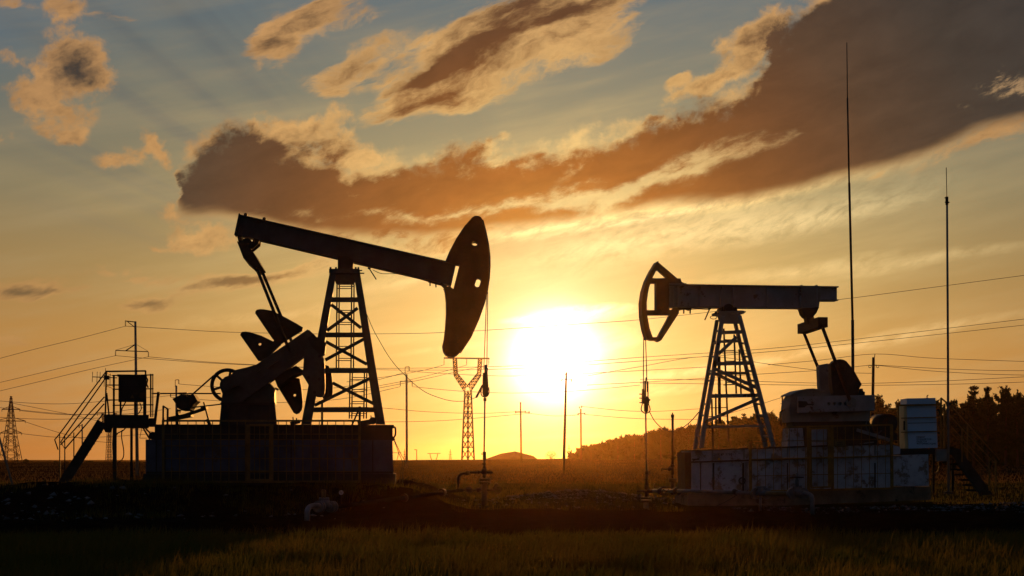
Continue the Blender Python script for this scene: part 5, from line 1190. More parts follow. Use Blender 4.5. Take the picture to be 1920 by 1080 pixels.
mb.tube([Wl(1427, 930, 32.85), Wl(1427, 915, 32.85)], .075, 12); mb.tube([Wl(1418, 914.5, 32.85), Wl(1435.5, 914, 32.85)], .035, 8); mb.tube([Wl(1426, 930, 32.85), Wl(1425, 962, 32.85)], .03, 8); mb.build('valve', 'galv', rp)
MB().tube([Wl(1437, 925.5, 32.7), Wl(1484, 926, 32.3)], .06, 12).build('yellow_length', 'pipe_yellow', rp)
mb = MB(); mb.tube([Wl(1484, 925, 32.3), Wl(1508, 925, 32.0)], .08, 12)
for x in (1485.5, 1506): mb.tube([Wl(x - 1.8, 925.3, 32.25), Wl(x + 1.8, 925.4, 32.15)], .125, 14)
mb.tube([Wl(1495, 930, 32.15), Wl(1495, 914, 32.15)], .075, 12); mb.tube([Wl(1486.5, 913.5, 32.15), Wl(1503, 913, 32.15)], .04, 8); mb.tube([Wl(1494.5, 913, 32.15), Wl(1494.2, 886.5, 32.15)], .028, 8); mb.tube([Wl(1494.5, 913, 32.15), Wl(1494.3, 899, 32.15)], .045, 8); v2 = mb.build('valve', 'galv', rp)
wheel(Wl(1494.2, 895, 32.15), (0, 0.05, 1), 12.5 * sw * .88, 1.0 * sw, 'handwheel', v2, sp=4)
MB().tube([Wl(1506, 925.8, 32.0)] + spline([Wl(1511, 926, 31.95), Wl(1516, 926.5, 31.9), Wl(1521, 930, 31.85), Wl(1523, 937, 31.8)], 4) + [Wl(1523.4, 968, 31.8)], .052, 12).build('elbow', 'galv', rp)
# injection well
FI = Frame(1260.5, 38.8, 0); Pw = FI.P; sw = FI.s
iw = FI.thing('injection_well', 'upright standpipe with a cross of valves, between the right wellhead and the foundation', 'well')
vt(MB(), 1261.2, 777, 871, 4.6).build('riser', 'brown_iron', iw)
mb = MB(); vt(mb, 1261, 773.5, 779, 2.2); vt(mb, 1261, 777, 783, 6.2); hz_(mb, 1253, 1260, 852, 1.6); mb.tube([Pw(1253, 851), Pw(1253, 854)], .9 * sw, 6); mb.build('cap', 'brown_iron', iw)
mb = MB(); vt(mb, 1261.3, 870, 890, 6); vt(mb, 1261.3, 870, 875, 8); hz_(mb, 1244, 1258, 879.5, 2.6); hz_(mb, 1252, 1259, 879.5, 7); hz_(mb, 1239.5, 1241.5, 880, 8); hz_(mb, 1240, 1246, 880, 2); mb.build('cross_valve', 'brown_iron', iw)
mb = MB(); vt(mb, 1261.3, 890, 897, 4.6); vt(mb, 1261.3, 896.5, 903.5, 15, 18); vt(mb, 1261.3, 903, 928, 8.4); mb.build('casing', 'brown_iron', iw)
mb = MB(); hz_(mb, 1227, 1287, 913, 2.4); hz_(mb, 1272, 1285, 912.5, 6); hz_(mb, 1226, 1228, 911, 9); mb.build('side_pipe', 'brown_iron', iw)
# cable from the hanger to the tower; earth wire; hose
Tw = lambda x, y, yl: FR.o + Matrix.Rotation(FR.yaw, 3, 'Z') @ P(x, y, yl)
o = MB().tube(spline([Tw(1217.5, 771, -.05), Tw(1222, 780, -.1), Tw(1228, 790, -.1), Tw(1240, 802, -.15), Tw(1252, 808, -.18), Tw(1262, 809, -.2), Tw(1274, 805.5, -.22), Tw(1287, 797, -.25), Tw(1298, 787, -.28), Tw(1311, 772, -.28)], 3), .95 * S, 6).build('signal_cable', 'cable')
tag(o, 'slack signal cable from the right tower to the rod hanger below the open head', 'cable')
o = MB().tube(spline([Tw(1382, 928, -.6), Tw(1362, 940, -.7), Tw(1340, 950, -.8), Tw(1318, 956, -.9), Tw(1300, 959, -1.0)], 4), .9 * S, 6).build('hose', 'cable'); tag(o, 'black hose drooping in front of the right concrete footing', 'hose')
o = MB().tube([W(1113, 960.2, 33.4), W(1128, 962, 33.2), W(1206, 963, 33.0)], .035, 8).build('loose_pipe', 'galv'); tag(o, 'loose pipe lying on the bare ground left of the right wellhead', 'pipe')
# ------------------------------------------------------------------ poles
def gz(x, y): return float(ground_z(np.array([x]), np.array([y]))[0])
class Far:
    """a far upright thing: photo points on its own vertical plane, axes at its foot"""
    def __init__(s, px, Y, name, label, cat, group=None):
        s.Y = Y; x = (px - 960) * Y / FPX; s.o = Vector((x, Y, gz(x, Y) - 0.05)); s.s = Y / FPX
        s.root = empty(name, s.o, label, cat, group)
    def P(s, px, py, dy=0.0): return W(px, py, s.Y) - s.o + Vector((0, dy, 0))
    def foot(s, px): p = s.P(px, HZ); p.z = 0; return p
def insulator(f, px, y0, y1, par, r=1.5):
    mb = MB(); mb.tube([f.P(px, y0), f.P(px, y1)], .35 * f.s, 5)
    n = 4
    for i in range(n):
        y = y0 + (y1 - y0) * (i + .7) / n; mb.tube([f.P(px, y - .5), f.P(px, y + .5)], [r * f.s, r * .5 * f.s], 8)
    return mb.build('insulator', 'insulator', par)
pole_pts = {}
G_POLE = 'utility poles across the field'
# tall pole behind the stair platform
f = Far(257, 105, 'utility_pole', 'tallest utility pole, with a wide braced crossarm, behind the stair platform', 'utility pole', G_POLE)
MB().tube([f.foot(257.5), f.P(253.7, 602.5)], 3.4 * f.s, 8, r2=2.1 * f.s).build('shaft', 'pole_concrete', f.root)
mb = MB(); mb.bar(f.P(234.5, 601.8), f.P(254, 603.8), 1.7 * f.s, .1); mb.bar(f.P(239, 603), f.P(252.5, 613.5), 1.4 * f.s, .06); ca = mb.build('crossarm', 'lattice', f.root)
mb = MB(); mb.bar(f.P(216.5, 657), f.P(278.5, 659.5), 1.5 * f.s, .1); mb.bar(f.P(236, 657.5), f.P(252.5, 646.5), 1.7 * f.s, .08)
for a, b_ in (((217, 656.5), (252, 646)), ((278, 659), (256, 646))): mb.tube([f.P(*a), f.P(*b_)], .35 * f.s, 5)
ca2 = mb.build('crossarm', 'lattice', f.root)
for x, y in ((235.2, 603), (216.7, 658), (278.3, 660)): insulator(f, x, y, y + 8.5, ca if y < 640 else ca2)
def simple_pole(px, base_px, top, Y, label, arm=None, ins=(), pin=None, w=(2.0, 1.4), mtl='pole_concrete', hook=None, name='utility_pole', foot_py=None):
    f = Far(base_px, Y, name, label, 'utility pole', G_POLE)
    ft = f.foot(base_px)
    MB().tube([ft, f.P(px, top)], w[0] * f.s, 8, r2=w[1] * f.s).build('shaft', mtl, f.root)
    par = f.root
    if arm:
        (x0, x1, ya) = arm; par = MB().bar(f.P(x0, ya), f.P(x1, ya), 1.2 * f.s, .08).build('crossarm', 'lattice', f.root)
    for (x, y0, y1) in ins: insulator(f, x, y0, y1, par, 1.3)
    if hook:
        mb = MB(); (a, b_, c) = hook; mb.bar(f.P(*a), f.P(*b_), 1.2 * f.s, .06); mb.bar(f.P(*b_), f.P(*c), 1.2 * f.s, .06); hk = mb.build('top_bracket', 'lattice', f.root)
        insulator(f, c[0] - .3, c[1], c[1] + 7.5, hk, 1.4)
    return f
simple_pole(762.3, 762.8, 702, 150, 'utility pole with a hooked top, between the left tower and the Y-shaped pylon', (750, 773.5, 714.8), ((750.6, 716, 724), (772.8, 716, 724)), w=(2.3, 1.9), hook=((759.6, 703), (759.6, 688.3), (767.6, 687.6)))
simple_pole(330.5, 331, 723, 170, 'utility pole with a hooked top, rising behind the motor of the left pump', (319.5, 334, 737.5), ((320, 739, 744),), w=(2.2, 1.8), hook=((328.7, 725), (328.7, 712.5), (335.5, 712)))
simple_pole(976, 977.3, 754, 240, 'utility pole with a single crossarm, standing in front of the low earth heap', (965.6, 993.6, 773), ((967, 770, 775), (985, 770, 774), (992, 771, 775)), w=(1.9, 1.3), mtl='pole_wood')
simple_pole(1061.8, 1056.7, 697.5, 120, 'leaning utility pole, standing before the sun', (1052.5, 1073, 711.3), ((1053.3, 712, 715), (1071.8, 712, 716)), w=(3.0, 1.7), mtl='pole_wood')
simple_pole(1089, 1089.6, 766.5, 260, 'utility pole with short pins on top, at the left end of the wood', (1083, 1097, 775.6), ((1087.2, 762, 766), (1090.6, 760.5, 764.5), (1084, 776, 778.5), (1096.3, 774, 777)), w=(1.7, 1.5), mtl='pole_wood')
f = simple_pole(1637.8, 1634, 670, 90, 'utility pole with curled hooks, rising behind the right crank', (1629, 1647, 685), (), w=(3.0, 2.6), mtl='pole_wood')
mb = MB(); mb.bar(f.P(1639.5, 671), f.P(1640.6, 664), 1.1 * f.s, .04)
for x in (1631, 1645.5): mb.tube([f.P(x + 2.4 * math.cos(a), 687 + 2.6 * math.sin(a)) for a in (i * math.pi / 6 for i in range(-1, 8))], .55 * f.s, 6)
mb.build_each('hook_insulator', 'insulator', f.root)
simple_pole(154, 154.4, 795, 330, 'small far utility pole seen between the stair handrails', (148, 154, 798), ((148.4, 799, 802),), w=(1.5, 1.2))
simple_pole(1467, 1467, 745, 300, 'small far utility pole just left of the right gearbox', (1463.5, 1469, 757), ((1467, 742, 745),), w=(1.7, 1.5), mtl='pole_wood')
simple_pole(781.3, 781.5, 843, 700, 'tiny far pole between the hook-topped pole and the Y-shaped pylon', w=(1.0, .9), arm=(777, 781, 843.2))
f = Far(25, 60, 'strut_pole', 'slanting strut pole at the left edge, crossing the lattice pylon', 'pole')
MB().tube([f.foot(25.5), f.P(-14, 775)], 2.1 * f.s, 8).build('shaft', 'pole_concrete', f.root)

# ------------------------------------------------------------------ pylons
def face_lattice(mb, f, L_, R_, n, w, dy, cross=True, taper=1.0):
    """lattice between two chords given as photo points (bottom, top)"""
    (lb, lt), (rb, rt) = L_, R_
    u0 = 0.0
    for i in range(n):
        ua, ub = i / n, (i + 1) / n
        if taper != 1.0: ua, ub = 1 - (1 - ua) ** taper, 1 - (1 - ub) ** taper
        a, b_ = lerp2(lb, lt, ua), lerp2(rb, rt, ua); c, d = lerp2(lb, lt, ub), lerp2(rb, rt, ub)
        for yl in (-dy, dy):
            mb.tube([f.P(*a, yl), f.P(*d, yl)], w, 4, caps=False); mb.tube([f.P(*b_, yl), f.P(*c, yl)], w, 4, caps=False)
            if cross: mb.tube([f.P(*c, yl), f.P(*d, yl)], w, 4, caps=False)
def y_pylon(Y, k, cx, base_py, label, cut=1.0):
    """k scales the photo size of the near Y-shaped pylon about its foot"""
    f = Far(cx, Y, 'pylon', label, 'pylon', 'electricity pylons on the skyline'); X = lambda x, y: (cx + (x - 877.5) * k, base_py + (y - 862) * k)
    mb = MB(); w = .85 * k * f.s
    lb, lt, rb, rt = X(866, 861), X(871.5, 733), X(889, 861), X(883.5, 733)
    for a, b_ in ((lb, lt), (rb, rt), (X(877.5, 861), X(877.5, 733))):
        for dy in (-.9, .9): mb.tube([f.P(a[0], a[1] + 2, dy * 1.6), f.P(*b_, dy)], w * 1.25, 5)
    face_lattice(mb, f, (lb, lt), (X(877.5, 861), X(877.5, 733)), 7, w * .6, 1.0, False); face_lattice(mb, f, (X(877.5, 861), X(877.5, 733)), (rb, rt), 7, w * .6, 1.0, False)
    for y in (839, 816, 771): u = (861 - y) / 128; mb.tube([f.P(*lerp2(lb, lt, u)), f.P(*lerp2(rb, rt, u))], w * .8, 4)
    sh = mb.build('shaft', 'lattice', f.root)
    for s in (-1, 1):
        mx = lambda x: 876.5 + s * (876.5 - x)
        mb = MB()
        o1, o2, o3 = X(mx(849.5), 672), X(mx(851.8), 705), X(mx(871), 735); i1, i2, i3 = X(mx(856), 672), X(mx(857.5), 700), X(mx(877), 724)
        for p, q in ((o1, o2), (o2, o3), (i1, i2), (i2, i3)):
            for dy in (-.5, .5): mb.tube([f.P(*p, dy), f.P(*q, dy)], w * 1.15, 5)
        face_lattice(mb, f, (o2, o1), (i2, i1), 4, w * .6, .5); face_lattice(mb, f, (o3, o2), (i3, i2), 5, w * .7, .5)
        mb.build('arm', 'lattice', f.root)
    cb = MB().bar(f.P(*X(832, 671.3)), f.P(*X(918, 672.2)), 2.2 * k * f.s, .5).build('crossbar', 'lattice', f.root)
    for x in (832.6, 875, 916.6):
        a, b_ = X(x, 673), X(x, 683.5); insulator(f, a[0], a[1], b_[1], cb, 1.2 * k)
    return f
y_pylon(205, 1.0, 877.5, 862, 'Y-shaped lattice pylon under the tip of the blade-shaped head')
y_pylon(640, .50, 205, 869, 'small Y-shaped pylon seen under the deck of the stair platform')
f = Far(20, 620, 'pylon', 'pointed lattice pylon with three tiers of arms at the left edge', 'pylon', 'electricity pylons on the skyline')
mb = MB(); w = .6 * f.s
tip = (20.7, 742)
sect = [(20, 38), (25, 30), (13.0, 819)]
for xb, xm in ((1.5, 10.3), (38.5, 30)):
    for dy, dm in ((-3.2, -1.6), (3.2, 1.6)): mb.tube([f.P(xb, 872, dy), f.P(xm, 819, dm), f.P(20.7 + (xm - 20.7) * .10, 743, 0)], w * 1.25, 5)
for xb, xm in ((13, 16.2), (28, 24.6)): mb.tube([f.P(xb, 872, 0), f.P(xm, 819, 0), f.P(20.7 + (xm - 20.7) * .15, 743, 0)], w * 1.1, 5)
face_lattice(mb, f, ((1.5, 870), (10.3, 819)), ((38.5, 870), (30, 819)), 3, w * .7, 1.5); face_lattice(mb, f, ((10.3, 819), (20, 743)), ((30, 819), (21.6, 743)), 9, w * .65, .9, True, 1.25)
face_lattice(mb, f, ((1.5, 870), (10.3, 819)), ((13, 870), (16.2, 819)), 4, w * .6, 1.0, False); face_lattice(mb, f, ((28, 870), (24.6, 819)), ((38.5, 870), (30, 819)), 4, w * .6, 1.0, False)
mb.build('shaft', 'lattice', f.root)
for xl, xr, y, up in ((3.2, 38, 767.6, 5), (-8, 48, 789.5, 6.5), (0, 41, 812, 7.5)):
    mb = MB(); mb.tube([f.P(xl, y), f.P(xr, y)], w * 1.5, 5); mb.tube([f.P(xl + 1, y - .5), f.P(20.7 - 4, y - up)], w, 4); mb.tube([f.P(xr - 1, y - .5), f.P(20.7 + 4, y - up)], w, 4)
    for x in (xl + .6, xr - .6): mb.tube([f.P(x, y), f.P(x - .3, y + 4)], w * .9, 4)
    mb.build('crossarm', 'lattice', f.root)
def tiny_tower(px, top, base, Y, wd, label):
    f = Far(px, Y, 'pylon', label, 'pylon', 'electricity pylons on the skyline'); mb = MB(); w = .33 * f.s
    h = base - top
    for s in (-1, 1): mb.tube([f.P(px + s * wd, base + 1), f.P(px + s * wd * .35, top + h * .45), f.P(px, top)], w * 1.2, 4)
    face_lattice(mb, f, ((px - wd, base), (px - wd * .35, top + h * .45)), ((px + wd, base), (px + wd * .35, top + h * .45)), 3, w * .8, .3)
    for u, a in ((.28, 2.6), (.48, 3.6)): mb.tube([f.P(px - a, top + h * u), f.P(px + a, top + h * u)], w, 4)
    tag(mb.build('lattice', 'lattice', f.root))
tiny_tower(844.3, 842, 862, 1300, 2.3, 'tiny pointed pylon on the skyline just left of the Y-shaped pylon')
tiny_tower(1066.8, 833.5, 860, 1150, 3.0, 'small pointed pylon on the skyline right of the leaning pole')
tiny_tower(758.5, 842, 862, 1400, 1.8, 'tiny pointed pylon hidden beside the foot of the hook-topped pole')
def portal(px, top, base, Y, label):
    f = Far(px, Y, 'pylon', label, 'pylon', 'electricity pylons on the skyline'); mb = MB(); w = .6 * f.s
    mb.tube([f.P(px - 12, top), f.P(px + 12.5, top - .3)], w, 5); 
    for s in (-1, 1): mb.tube([f.P(px + s * 7.3, top), f.P(px + s * 6.4, top + 5.5), f.P(px + s * 4, base + 1)], w * 1.3, 5)
    mb.build('frame', 'lattice', f.root)
portal(813.5, 850.3, 862, 900, 'tiny portal-shaped pylon left of the Y-shaped pylon')
portal(740, 849, 862, 950, 'tiny portal-shaped pylon beside the corner of the left foundation')

# ------------------------------------------------------------------ overhead wires
G_WIRE = 'overhead wires across the sky'
def wire(pts, Ys, label, r=.42):
    """pts in the photo; depth runs evenly between the two ends"""
    n = len(pts); x0, x1 = pts[0][0], pts[-1][0]; out = []
    for (x, y) in pts:
        u = (x - x0) / (x1 - x0); Y = 1 / ((1 - u) / Ys[0] + u / Ys[1]); out.append(W(x, y, Y))
    sp_ = spline(out, 5)
    vs = MB().tube(sp_, [r * p.y / FPX for p in sp_], 4)
    return tag(vs.build('overhead_wire', 'wire'), label, 'wire', G_WIRE)
wire([(-30, 680), (60, 656), (150, 634), (235.2, 611.5)], (70, 105), 'upper wire running down left from the tall pole behind the stair')
wire([(-30, 724), (60, 703), (140, 684), (216.7, 666.8)], (70, 105), 'middle wire running down left from the tall pole behind the stair')
wire([(-30, 740), (80, 714), (180, 690), (278, 669)], (70, 105), 'lowest wire running down left from the tall pole, passing behind the railing')
wire([(235.2, 611.5), (310, 616), (400, 621.5), (480, 624), (600, 626), (760, 625.5), (860, 622), (960, 616), (1100, 606.5), (1200, 599.5), (1350, 583), (1500, 566), (1570, 562), (1740, 540), (1930, 515)], (105, 62), 'long wire crossing the whole sky from the tall pole up to the right edge')
wire([(216.7, 666.8), (300, 674), (400, 681), (520, 686.5), (640, 690), (800, 690), (1000, 684.5), (1200, 670), (1430, 654.5), (1600, 636.5), (1930, 597)], (105, 62), 'wire ending at the right edge, upper of the close pair there')
wire([(278.3, 669), (380, 678), (480, 684), (620, 691), (800, 694), (1000, 690), (1200, 677), (1430, 660.5), (1600, 644), (1930, 608.5)], (105, 62), 'wire ending at the right edge, lower of the close pair there')
wire([(1100, 705), (1200, 687.5), (1325, 668.5), (1450, 684), (1560, 697), (1636, 700)], (90, 90), 'wire sagging from behind the right tower to the curl-hooked pole')
wire([(1440, 684), (1540, 675), (1640.6, 663.7), (1740, 671), (1840, 675), (1930, 678)], (90, 90), 'wire passing over the pin of the curl-hooked pole')
wire([(1100, 722), (1250, 714), (1400, 703), (1540, 694), (1631, 684.5)], (120, 90), 'wire reaching the curl-hooked pole from the left')
wire([(1645, 685), (1740, 695), (1840, 701), (1930, 703.5)], (90, 90), 'wire leaving the curl-hooked pole, dipping to the right')
wire([(1636, 684), (1760, 691), (1860, 694.5), (1930, 695)], (90, 100), 'wire leaving the curl-hooked pole, nearly level to the right')
wire([(1200, 711), (1340, 712.5), (1480, 717), (1600, 719), (1750, 715), (1930, 706)], (140, 120), 'slack wire low in the sky, lifting to the right edge')
wire([(1200, 718), (1420, 721), (1600, 722.5), (1780, 720.5), (1930, 716)], (160, 140), 'nearly level wire low in the sky above the right wood')
wire([(335.4, 720), (400, 725), (500, 731), (620, 728), (700, 714), (767.4, 696)], (170, 150), 'wire strung between the two hook-topped poles')
wire([(320, 745), (420, 752), (520, 755), (640, 748), (750.6, 725)], (170, 150), 'lower wire strung between the two hook-topped poles')
wire([(767.4, 696), (860, 702), (960, 705), (1100, 700), (1325, 688)], (150, 150), 'faint wire leaving the hook-topped pole towards the sun')
wire([(772.8, 725), (860, 733), (960, 737), (1080, 733), (1200, 722)], (150, 180), 'faint wire from the crossarm of the hook-topped pole towards the sun')
wire([(650, 716), (740, 704), (800, 693), (832.6, 684)], (190, 205), 'wire rising to the left end of the Y-shaped pylon crossbar')
wire([(650, 734), (760, 714), (830, 697), (875, 684.5)], (190, 205), 'wire rising to the middle of the Y-shaped pylon crossbar')
wire([(650, 739), (780, 714), (860, 696), (916.6, 684.5)], (190, 205), 'wire rising to the right end of the Y-shaped pylon crossbar')
wire([(590, 764), (700, 764), (800, 772), (900, 775), (985, 771)], (240, 240), 'wire low in the sky ending at the single-crossarm pole')
wire([(590, 788), (720, 791), (840, 788), (992, 775)], (240, 240), 'lowest wire ending at the single-crossarm pole')
wire([(992, 775), (1040, 780), (1084, 778)], (240, 260), 'short wire between the single-crossarm pole and the pin-topped pole')
wire([(1096, 777), (1180, 784), (1260, 786), (1340, 782), (1467, 745)], (260, 300), 'wire above the wood from the pin-topped pole to the right')
wire([(1090.6, 762), (1170, 770), (1240, 771), (1330, 765)], (260, 280), 'faint wire from the top pin of the pin-topped pole')
wire([(-10, 751), (60, 756), (130, 757), (230, 749), (330, 741)], (500, 200), 'topmost of the thin wires behind the stair handrails')
wire([(-10, 763), (60, 771), (140, 777), (240, 776), (320, 766)], (500, 300), 'second of the thin wires behind the stair handrails')
wire([(24, 756), (80, 767), (140, 779), (230, 800), (300, 812)], (620, 400), 'thin wire dropping from the tip of the left pylon')
wire([(38, 770), (110, 777), (180, 776), (270, 764)], (620, 300), 'thin wire from the upper arm of the left pylon')
wire([(48, 791), (110, 811), (170, 826), (210, 830)], (620, 640), 'thin wire dropping from the widest arm of the left pylon')
wire([(41, 813), (110, 820), (200, 819), (300, 812)], (620, 500), 'thin wire from the lowest arm of the left pylon')
wire([(-10, 782), (80, 786), (180, 784), (290, 777)], (620, 500), 'thin wire passing behind the left pylon at mid height')

# ------------------------------------------------------------------ low heap, shrubs, wood
hp = Far(958, 350, 'hill', None, None)
bpy.data.objects.remove(hp.root)
def hill_mesh():
    Yc = 350; out = [(905, 863.5), (912, 860), (939, 850.6), (965.6, 846), (1000.6, 855), (1008, 861), (1012, 864)]
    top = [W(x, y, Yc) for x, y in out]; mb = MB(); vs = []; n = len(top)
    for dy, k in ((-9, 0.0), (-4.5, .62), (0, 1.0), (6, .6), (12, 0.0)):
        for p in top: vs.append((p.x + (0 if k > .9 else rnd.uniform(-.4, .4)), p.y + dy, -0.6 + (p.z + 0.6) * k))
    fs = [(r * n + i, r * n + i + 1, (r + 1) * n + i + 1, (r + 1) * n + i) for r in range(4) for i in range(n - 1)]
    mb.add(vs, fs); o = mb.build('hill', mat('heap_earth', (0.10, 0.065, 0.045), (0.07, 0.045, 0.03), .4, 0.95))
    return tag(o, 'low peaked heap of earth on the skyline below the sun', 'hill', kind='structure')
hill_mesh()
def foliage(rg, pts, size, up=0.5):
    """needle or leaf tufts: two crossed slim triangles at each point"""
    n = len(pts); pts = np.asarray(pts)
    V = np.zeros((n, 6, 3)); sz = size * (0.6 + 0.8 * rg.random(n))
    for k in range(2):
        a = rg.normal(0, 1, (n, 3)); a[:, 2] += up; a /= np.linalg.norm(a, axis=1)[:, None]
        b = np.cross(a, rg.normal(0, 1, (n, 3))); b /= np.linalg.norm(b, axis=1)[:, None]
        V[:, 3 * k] = pts - b * sz[:, None] * .35 - a * sz[:, None] * .3; V[:, 3 * k + 1] = pts + b * sz[:, None] * .35 - a * sz[:, None] * .3; V[:, 3 * k + 2] = pts + a * sz[:, None] * .9
    return V.reshape(-1, 3)
def tri_mesh(name, V, mtl):
    n = len(V); me = bpy.data.meshes.new(name)
    me.vertices.add(n); me.vertices.foreach_set('co', np.asarray(V, float).ravel())
    me.loops.add(n); me.loops.foreach_set('vertex_index', np.arange(n, dtype=np.int32))
    me.polygons.add(n // 3); me.polygons.foreach_set('loop_start', np.arange(0, n, 3, dtype=np.int32)); me.update(calc_edges=True)
    me.materials.append(M[mtl]); return me
def pine_points(rg, h, rad, low=0.12, dens=1.0):
    """whorls of rising branches, thick with needles towards their tips, and a bare-ish leader"""
    pts = []; z = h * low
    while z < h * .96:
        u = (z - h * low) / (h * (1 - low)); r = rad * ((1 - u) ** .74 + .08) * (0.7 + .6 * rg.random())
        nb = 4 + int(rg.random() * 3)
        for k in range(nb):
            a = rg.random() * 6.283; L_ = r * (0.5 + .7 * rg.random()); lift = .25 + .75 * u + .25 * rg.random()
            for q in range(max(3, int((5 + L_ * 17) * dens))):
                s = .12 + .88 * rg.random() ** .45; d = L_ * s; w = .05 + .10 * (1 - s * .5)
                pts.append((d * math.cos(a) + rg.normal(0, w), d * math.sin(a) + rg.normal(0, w), z + L_ * lift * s ** 1.6 + rg.normal(0, .07)))
        z += h * .052 * (0.75 + .5 * rg.random())
    for q in range(5):
        ax, ay, ht = rg.normal(0, rad * .13), rg.normal(0, rad * .13), .88 + .09 * rg.random()
        if q == 0: ax = ay = 0; ht = 1.0
        for k in range(int(11 * dens)): t_ = rg.random(); pts.append((ax + rg.normal(0, .05), ay + rg.normal(0, .05), h * (ht - .10 * t_)))
    return np.array(pts)
protos = []
for k in range(5):
    rg = np.random.default_rng(70 + k); h = 10.0; rad = (1.7, 2.0, 1.5, 2.2, 1.8)[k]
    cm = tri_mesh('crown', foliage(rg, pine_points(rg, h, rad, (.12, .2, .08, .25, .15)[k], 1.5), .24, .9), 'needle')
    mb = MB().tube([(0, 0, -.3), (rg.normal(0, .05), 0, h * .5), (0, 0, h * .95)], [.16, .11, .03], 7)
    for q in range(9):
        z = h * (.12 + .08 * q); a = rg.random() * 6.28; mb.tube([(0, 0, z), (rad * .6 * math.cos(a), rad * .6 * math.sin(a), z + .5)], .035, 4, r2=.012)
    tm = bpy.data.meshes.new('trunk'); tm.from_pydata(mb.v, [], mb.f); tm.materials.append(M['bark'])
    protos.append((cm, tm))
SKY_LINE = [(1070, 860), (1085, 851), (1100, 842), (1120, 834), (1150, 824), (1190, 814), (1220, 806), (1260, 800), (1300, 793), (1350, 783), (1400, 776), (1450, 770), (1500, 764), (1560, 757), (1640, 751), (1690, 752), (1740, 748), (1790, 748), (1830, 738), (1860, 740), (1900, 738), (1960, 740), (2100, 735)]
DEPTH = [(1070, 262), (1100, 256), (1200, 240), (1300, 226), (1450, 208), (1640, 192), (1800, 180), (1920, 170), (2100, 160)]
def interp(tb, x):
    return float(np.interp(x, [a for a, _ in tb], [b for _, b in tb]))
rt = random.Random(5)
px = 1080.0; nt_ = 0
special = {1826: (724, 'tall full-crowned pine standing above the wood right of the shorter mast'), 1852: (726, 'tall slim pine next right of the full-crowned one'), 1886: (724, 'tall broad pine near the right edge of the wood'), 1908: (730, 'slim pine at the right edge of the picture'),
           1648: (741, 'spiky pine just right of the curl-hooked pole'), 1738: (741, 'pine whose top shows just above the blue cabinet')}
def add_tree(px, py_top, Y, label, group):
    base = W(px, HZ, Y); z0 = gz(base.x, Y) - .1; h = W(px, py_top, Y).z - z0
    t = empty('pine_tree', (base.x, Y, z0), label, 'tree', group, rt.random() * 6.28)
    cm, tm = protos[rt.randrange(5)]
    wscale = h / 10 * rt.uniform(.9, 1.25) * (1.25 if h < 7 else 1)
    t.scale = (wscale, wscale, h / 10)
    for nm, me in (('crown', cm), ('trunk', tm)):
        o = bpy.data.objects.new(nm, me); COL.objects.link(o); o.parent = t
    return t
for x, (y, lab) in special.items(): add_tree(x, y, interp(DEPTH, x), lab, None)
while px < 2010:
    Y = interp(DEPTH, px); 
    if not any(abs(px - s) < 8 for s in special):
        lab = 'dark pine in the front row of the wood on the right' 
        add_tree(px, interp(SKY_LINE, px) + rt.uniform(-5, 9) * (1 if px > 1300 else .6), Y + rt.uniform(-6, 6), lab, 'front pines of the dark wood')
    px += rt.uniform(.75, 1.25) * 2.4 * FPX / Y
# the wood behind the front row: one mass
rg = np.random.default_rng(8); chunks = []
px = 1076.0
while px < 2060:
    Y0 = interp(DEPTH, px)
    for row in range(4):
        Y = Y0 + 6 + row * 7 + rg.random() * 5; x = px + rg.normal(0, 4); b_ = W(x, HZ, Y); z0 = gz(b_.x, Y) - .2
        h = (W(x, interp(SKY_LINE, x) + 3 + 9 * rg.random(), Y).z - z0) * (1.0 if row < 2 else .93)
        pts = pine_points(rg, h, 2.2, .03, .62); pts[:, 0] += b_.x; pts[:, 1] += Y; pts[:, 2] += z0
        chunks.append(foliage(rg, pts, .46, .7))
    px += 2.3 * FPX / Y0
fo = bpy.data.objects.new('forest', tri_mesh('forest', np.concatenate(chunks), 'needle')); COL.objects.link(fo)
tag(fo, 'dense dark pine wood rising to the right behind the front row of trees', 'forest', kind='stuff')
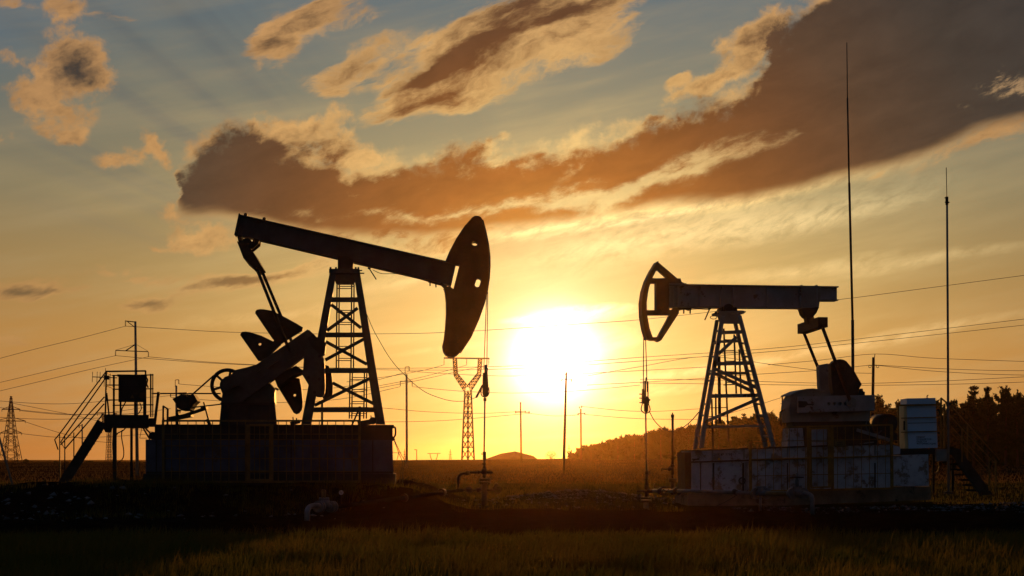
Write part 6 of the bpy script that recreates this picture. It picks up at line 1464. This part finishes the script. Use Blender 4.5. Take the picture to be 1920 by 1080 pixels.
# undergrowth at the foot of the wood closes the view between the trunks
rg = np.random.default_rng(9); pts = []
px = 1078.0
while px < 2060:
    Y = interp(DEPTH, px)
    for k in range(22):
        yy = Y + 2 + 22 * rg.random(); xx = (px + rg.normal(0, 6) - 960) * yy / FPX; pts.append((xx, yy, gz(xx, yy) + rg.random() ** 1.2 * 5.5 * min(1, max(.12, (px - 1060) / 520))))
    px += 1.1 * FPX / Y
uo = bpy.data.objects.new('undergrowth', tri_mesh('undergrowth', foliage(rg, pts, 1.1, .5), 'needle')); COL.objects.link(uo)
tag(uo, 'undergrowth filling the foot of the pine wood', 'undergrowth', kind='stuff')
def shrub(px, Y, wpx, hpx, label, bare, seed, base_py=None):
    rg = np.random.default_rng(seed); b_ = W(px, HZ, Y); z0 = gz(b_.x, Y) - .2; s = Y / FPX; t = empty('shrub', (b_.x, Y, z0), label, 'shrub')
    top = W(px, (base_py or 861) - hpx, Y).z - z0; R_ = wpx / 2 * s
    mb = MB(); ends = []
    for k in range(26 if bare else 12):
        a = rg.random() * 6.28; e = Vector((R_ * math.cos(a) * rg.random() ** .5, R_ * math.sin(a) * rg.random() ** .5, top * (.45 + .55 * rg.random()))); mid = e * .5 + Vector((0, 0, top * .12))
        mb.tube([(0, 0, 0), mid, e], .10 * s * 1.6, 4, r2=.03 * s); ends += [e, mid.lerp(e, .5)]
    mb.build('branches', 'twig', t)
    n = 420 if bare else 520; p = rg.normal(0, 1, (n, 3)); p /= np.linalg.norm(p, axis=1)[:, None]; rr = rg.random(n) ** .4
    p = p * rr[:, None] * np.array([R_, R_, top * .52]) + np.array([0, 0, top * .5]); p = p[p[:, 2] > 0]
    o = bpy.data.objects.new('foliage', tri_mesh('foliage', foliage(rg, p, (.9 if bare else 1.6) * s, .3), 'needle')); COL.objects.link(o); o.parent = t
shrub(1033, 430, 27, 16, 'round airy shrub alone on the skyline between the heap and the leaning pole', True, 31)
shrub(49, 420, 12, 9, 'pointed little shrub on the skyline right of the lattice pylon', False, 32, 870)
shrub(105, 460, 8, 4, 'very small shrub on the skyline left of the stair', False, 33, 869)
shrub(168, 430, 16, 4.5, 'flat clump of shrub on the skyline behind the stair foot', False, 34, 869)
HAZE_DENSITY = 6.2e-5; HAZE_G = 0.93
# ------------------------------------------------------------------ evening haze
hz = MB().box((-1200, -40, -6), (1200, 2600, 24)).build('haze', 'wire')
hm = bpy.data.materials.new('evening_haze'); hm.use_nodes = True
ht = hm.node_tree; ht.nodes.clear()
pv = nd(ht, 'ShaderNodeVolumePrincipled'); pv.inputs['Color'].default_value = (1.0, 0.58, 0.22, 1)
pv.inputs['Density'].default_value = HAZE_DENSITY; pv.inputs['Anisotropy'].default_value = HAZE_G
ho = nd(ht, 'ShaderNodeOutputMaterial'); ht.links.new(pv.outputs[0], ho.inputs['Volume'])
hz.data.materials.clear(); hz.data.materials.append(hm)
tag(hz, 'thin golden evening haze over the field', 'haze', kind='stuff')
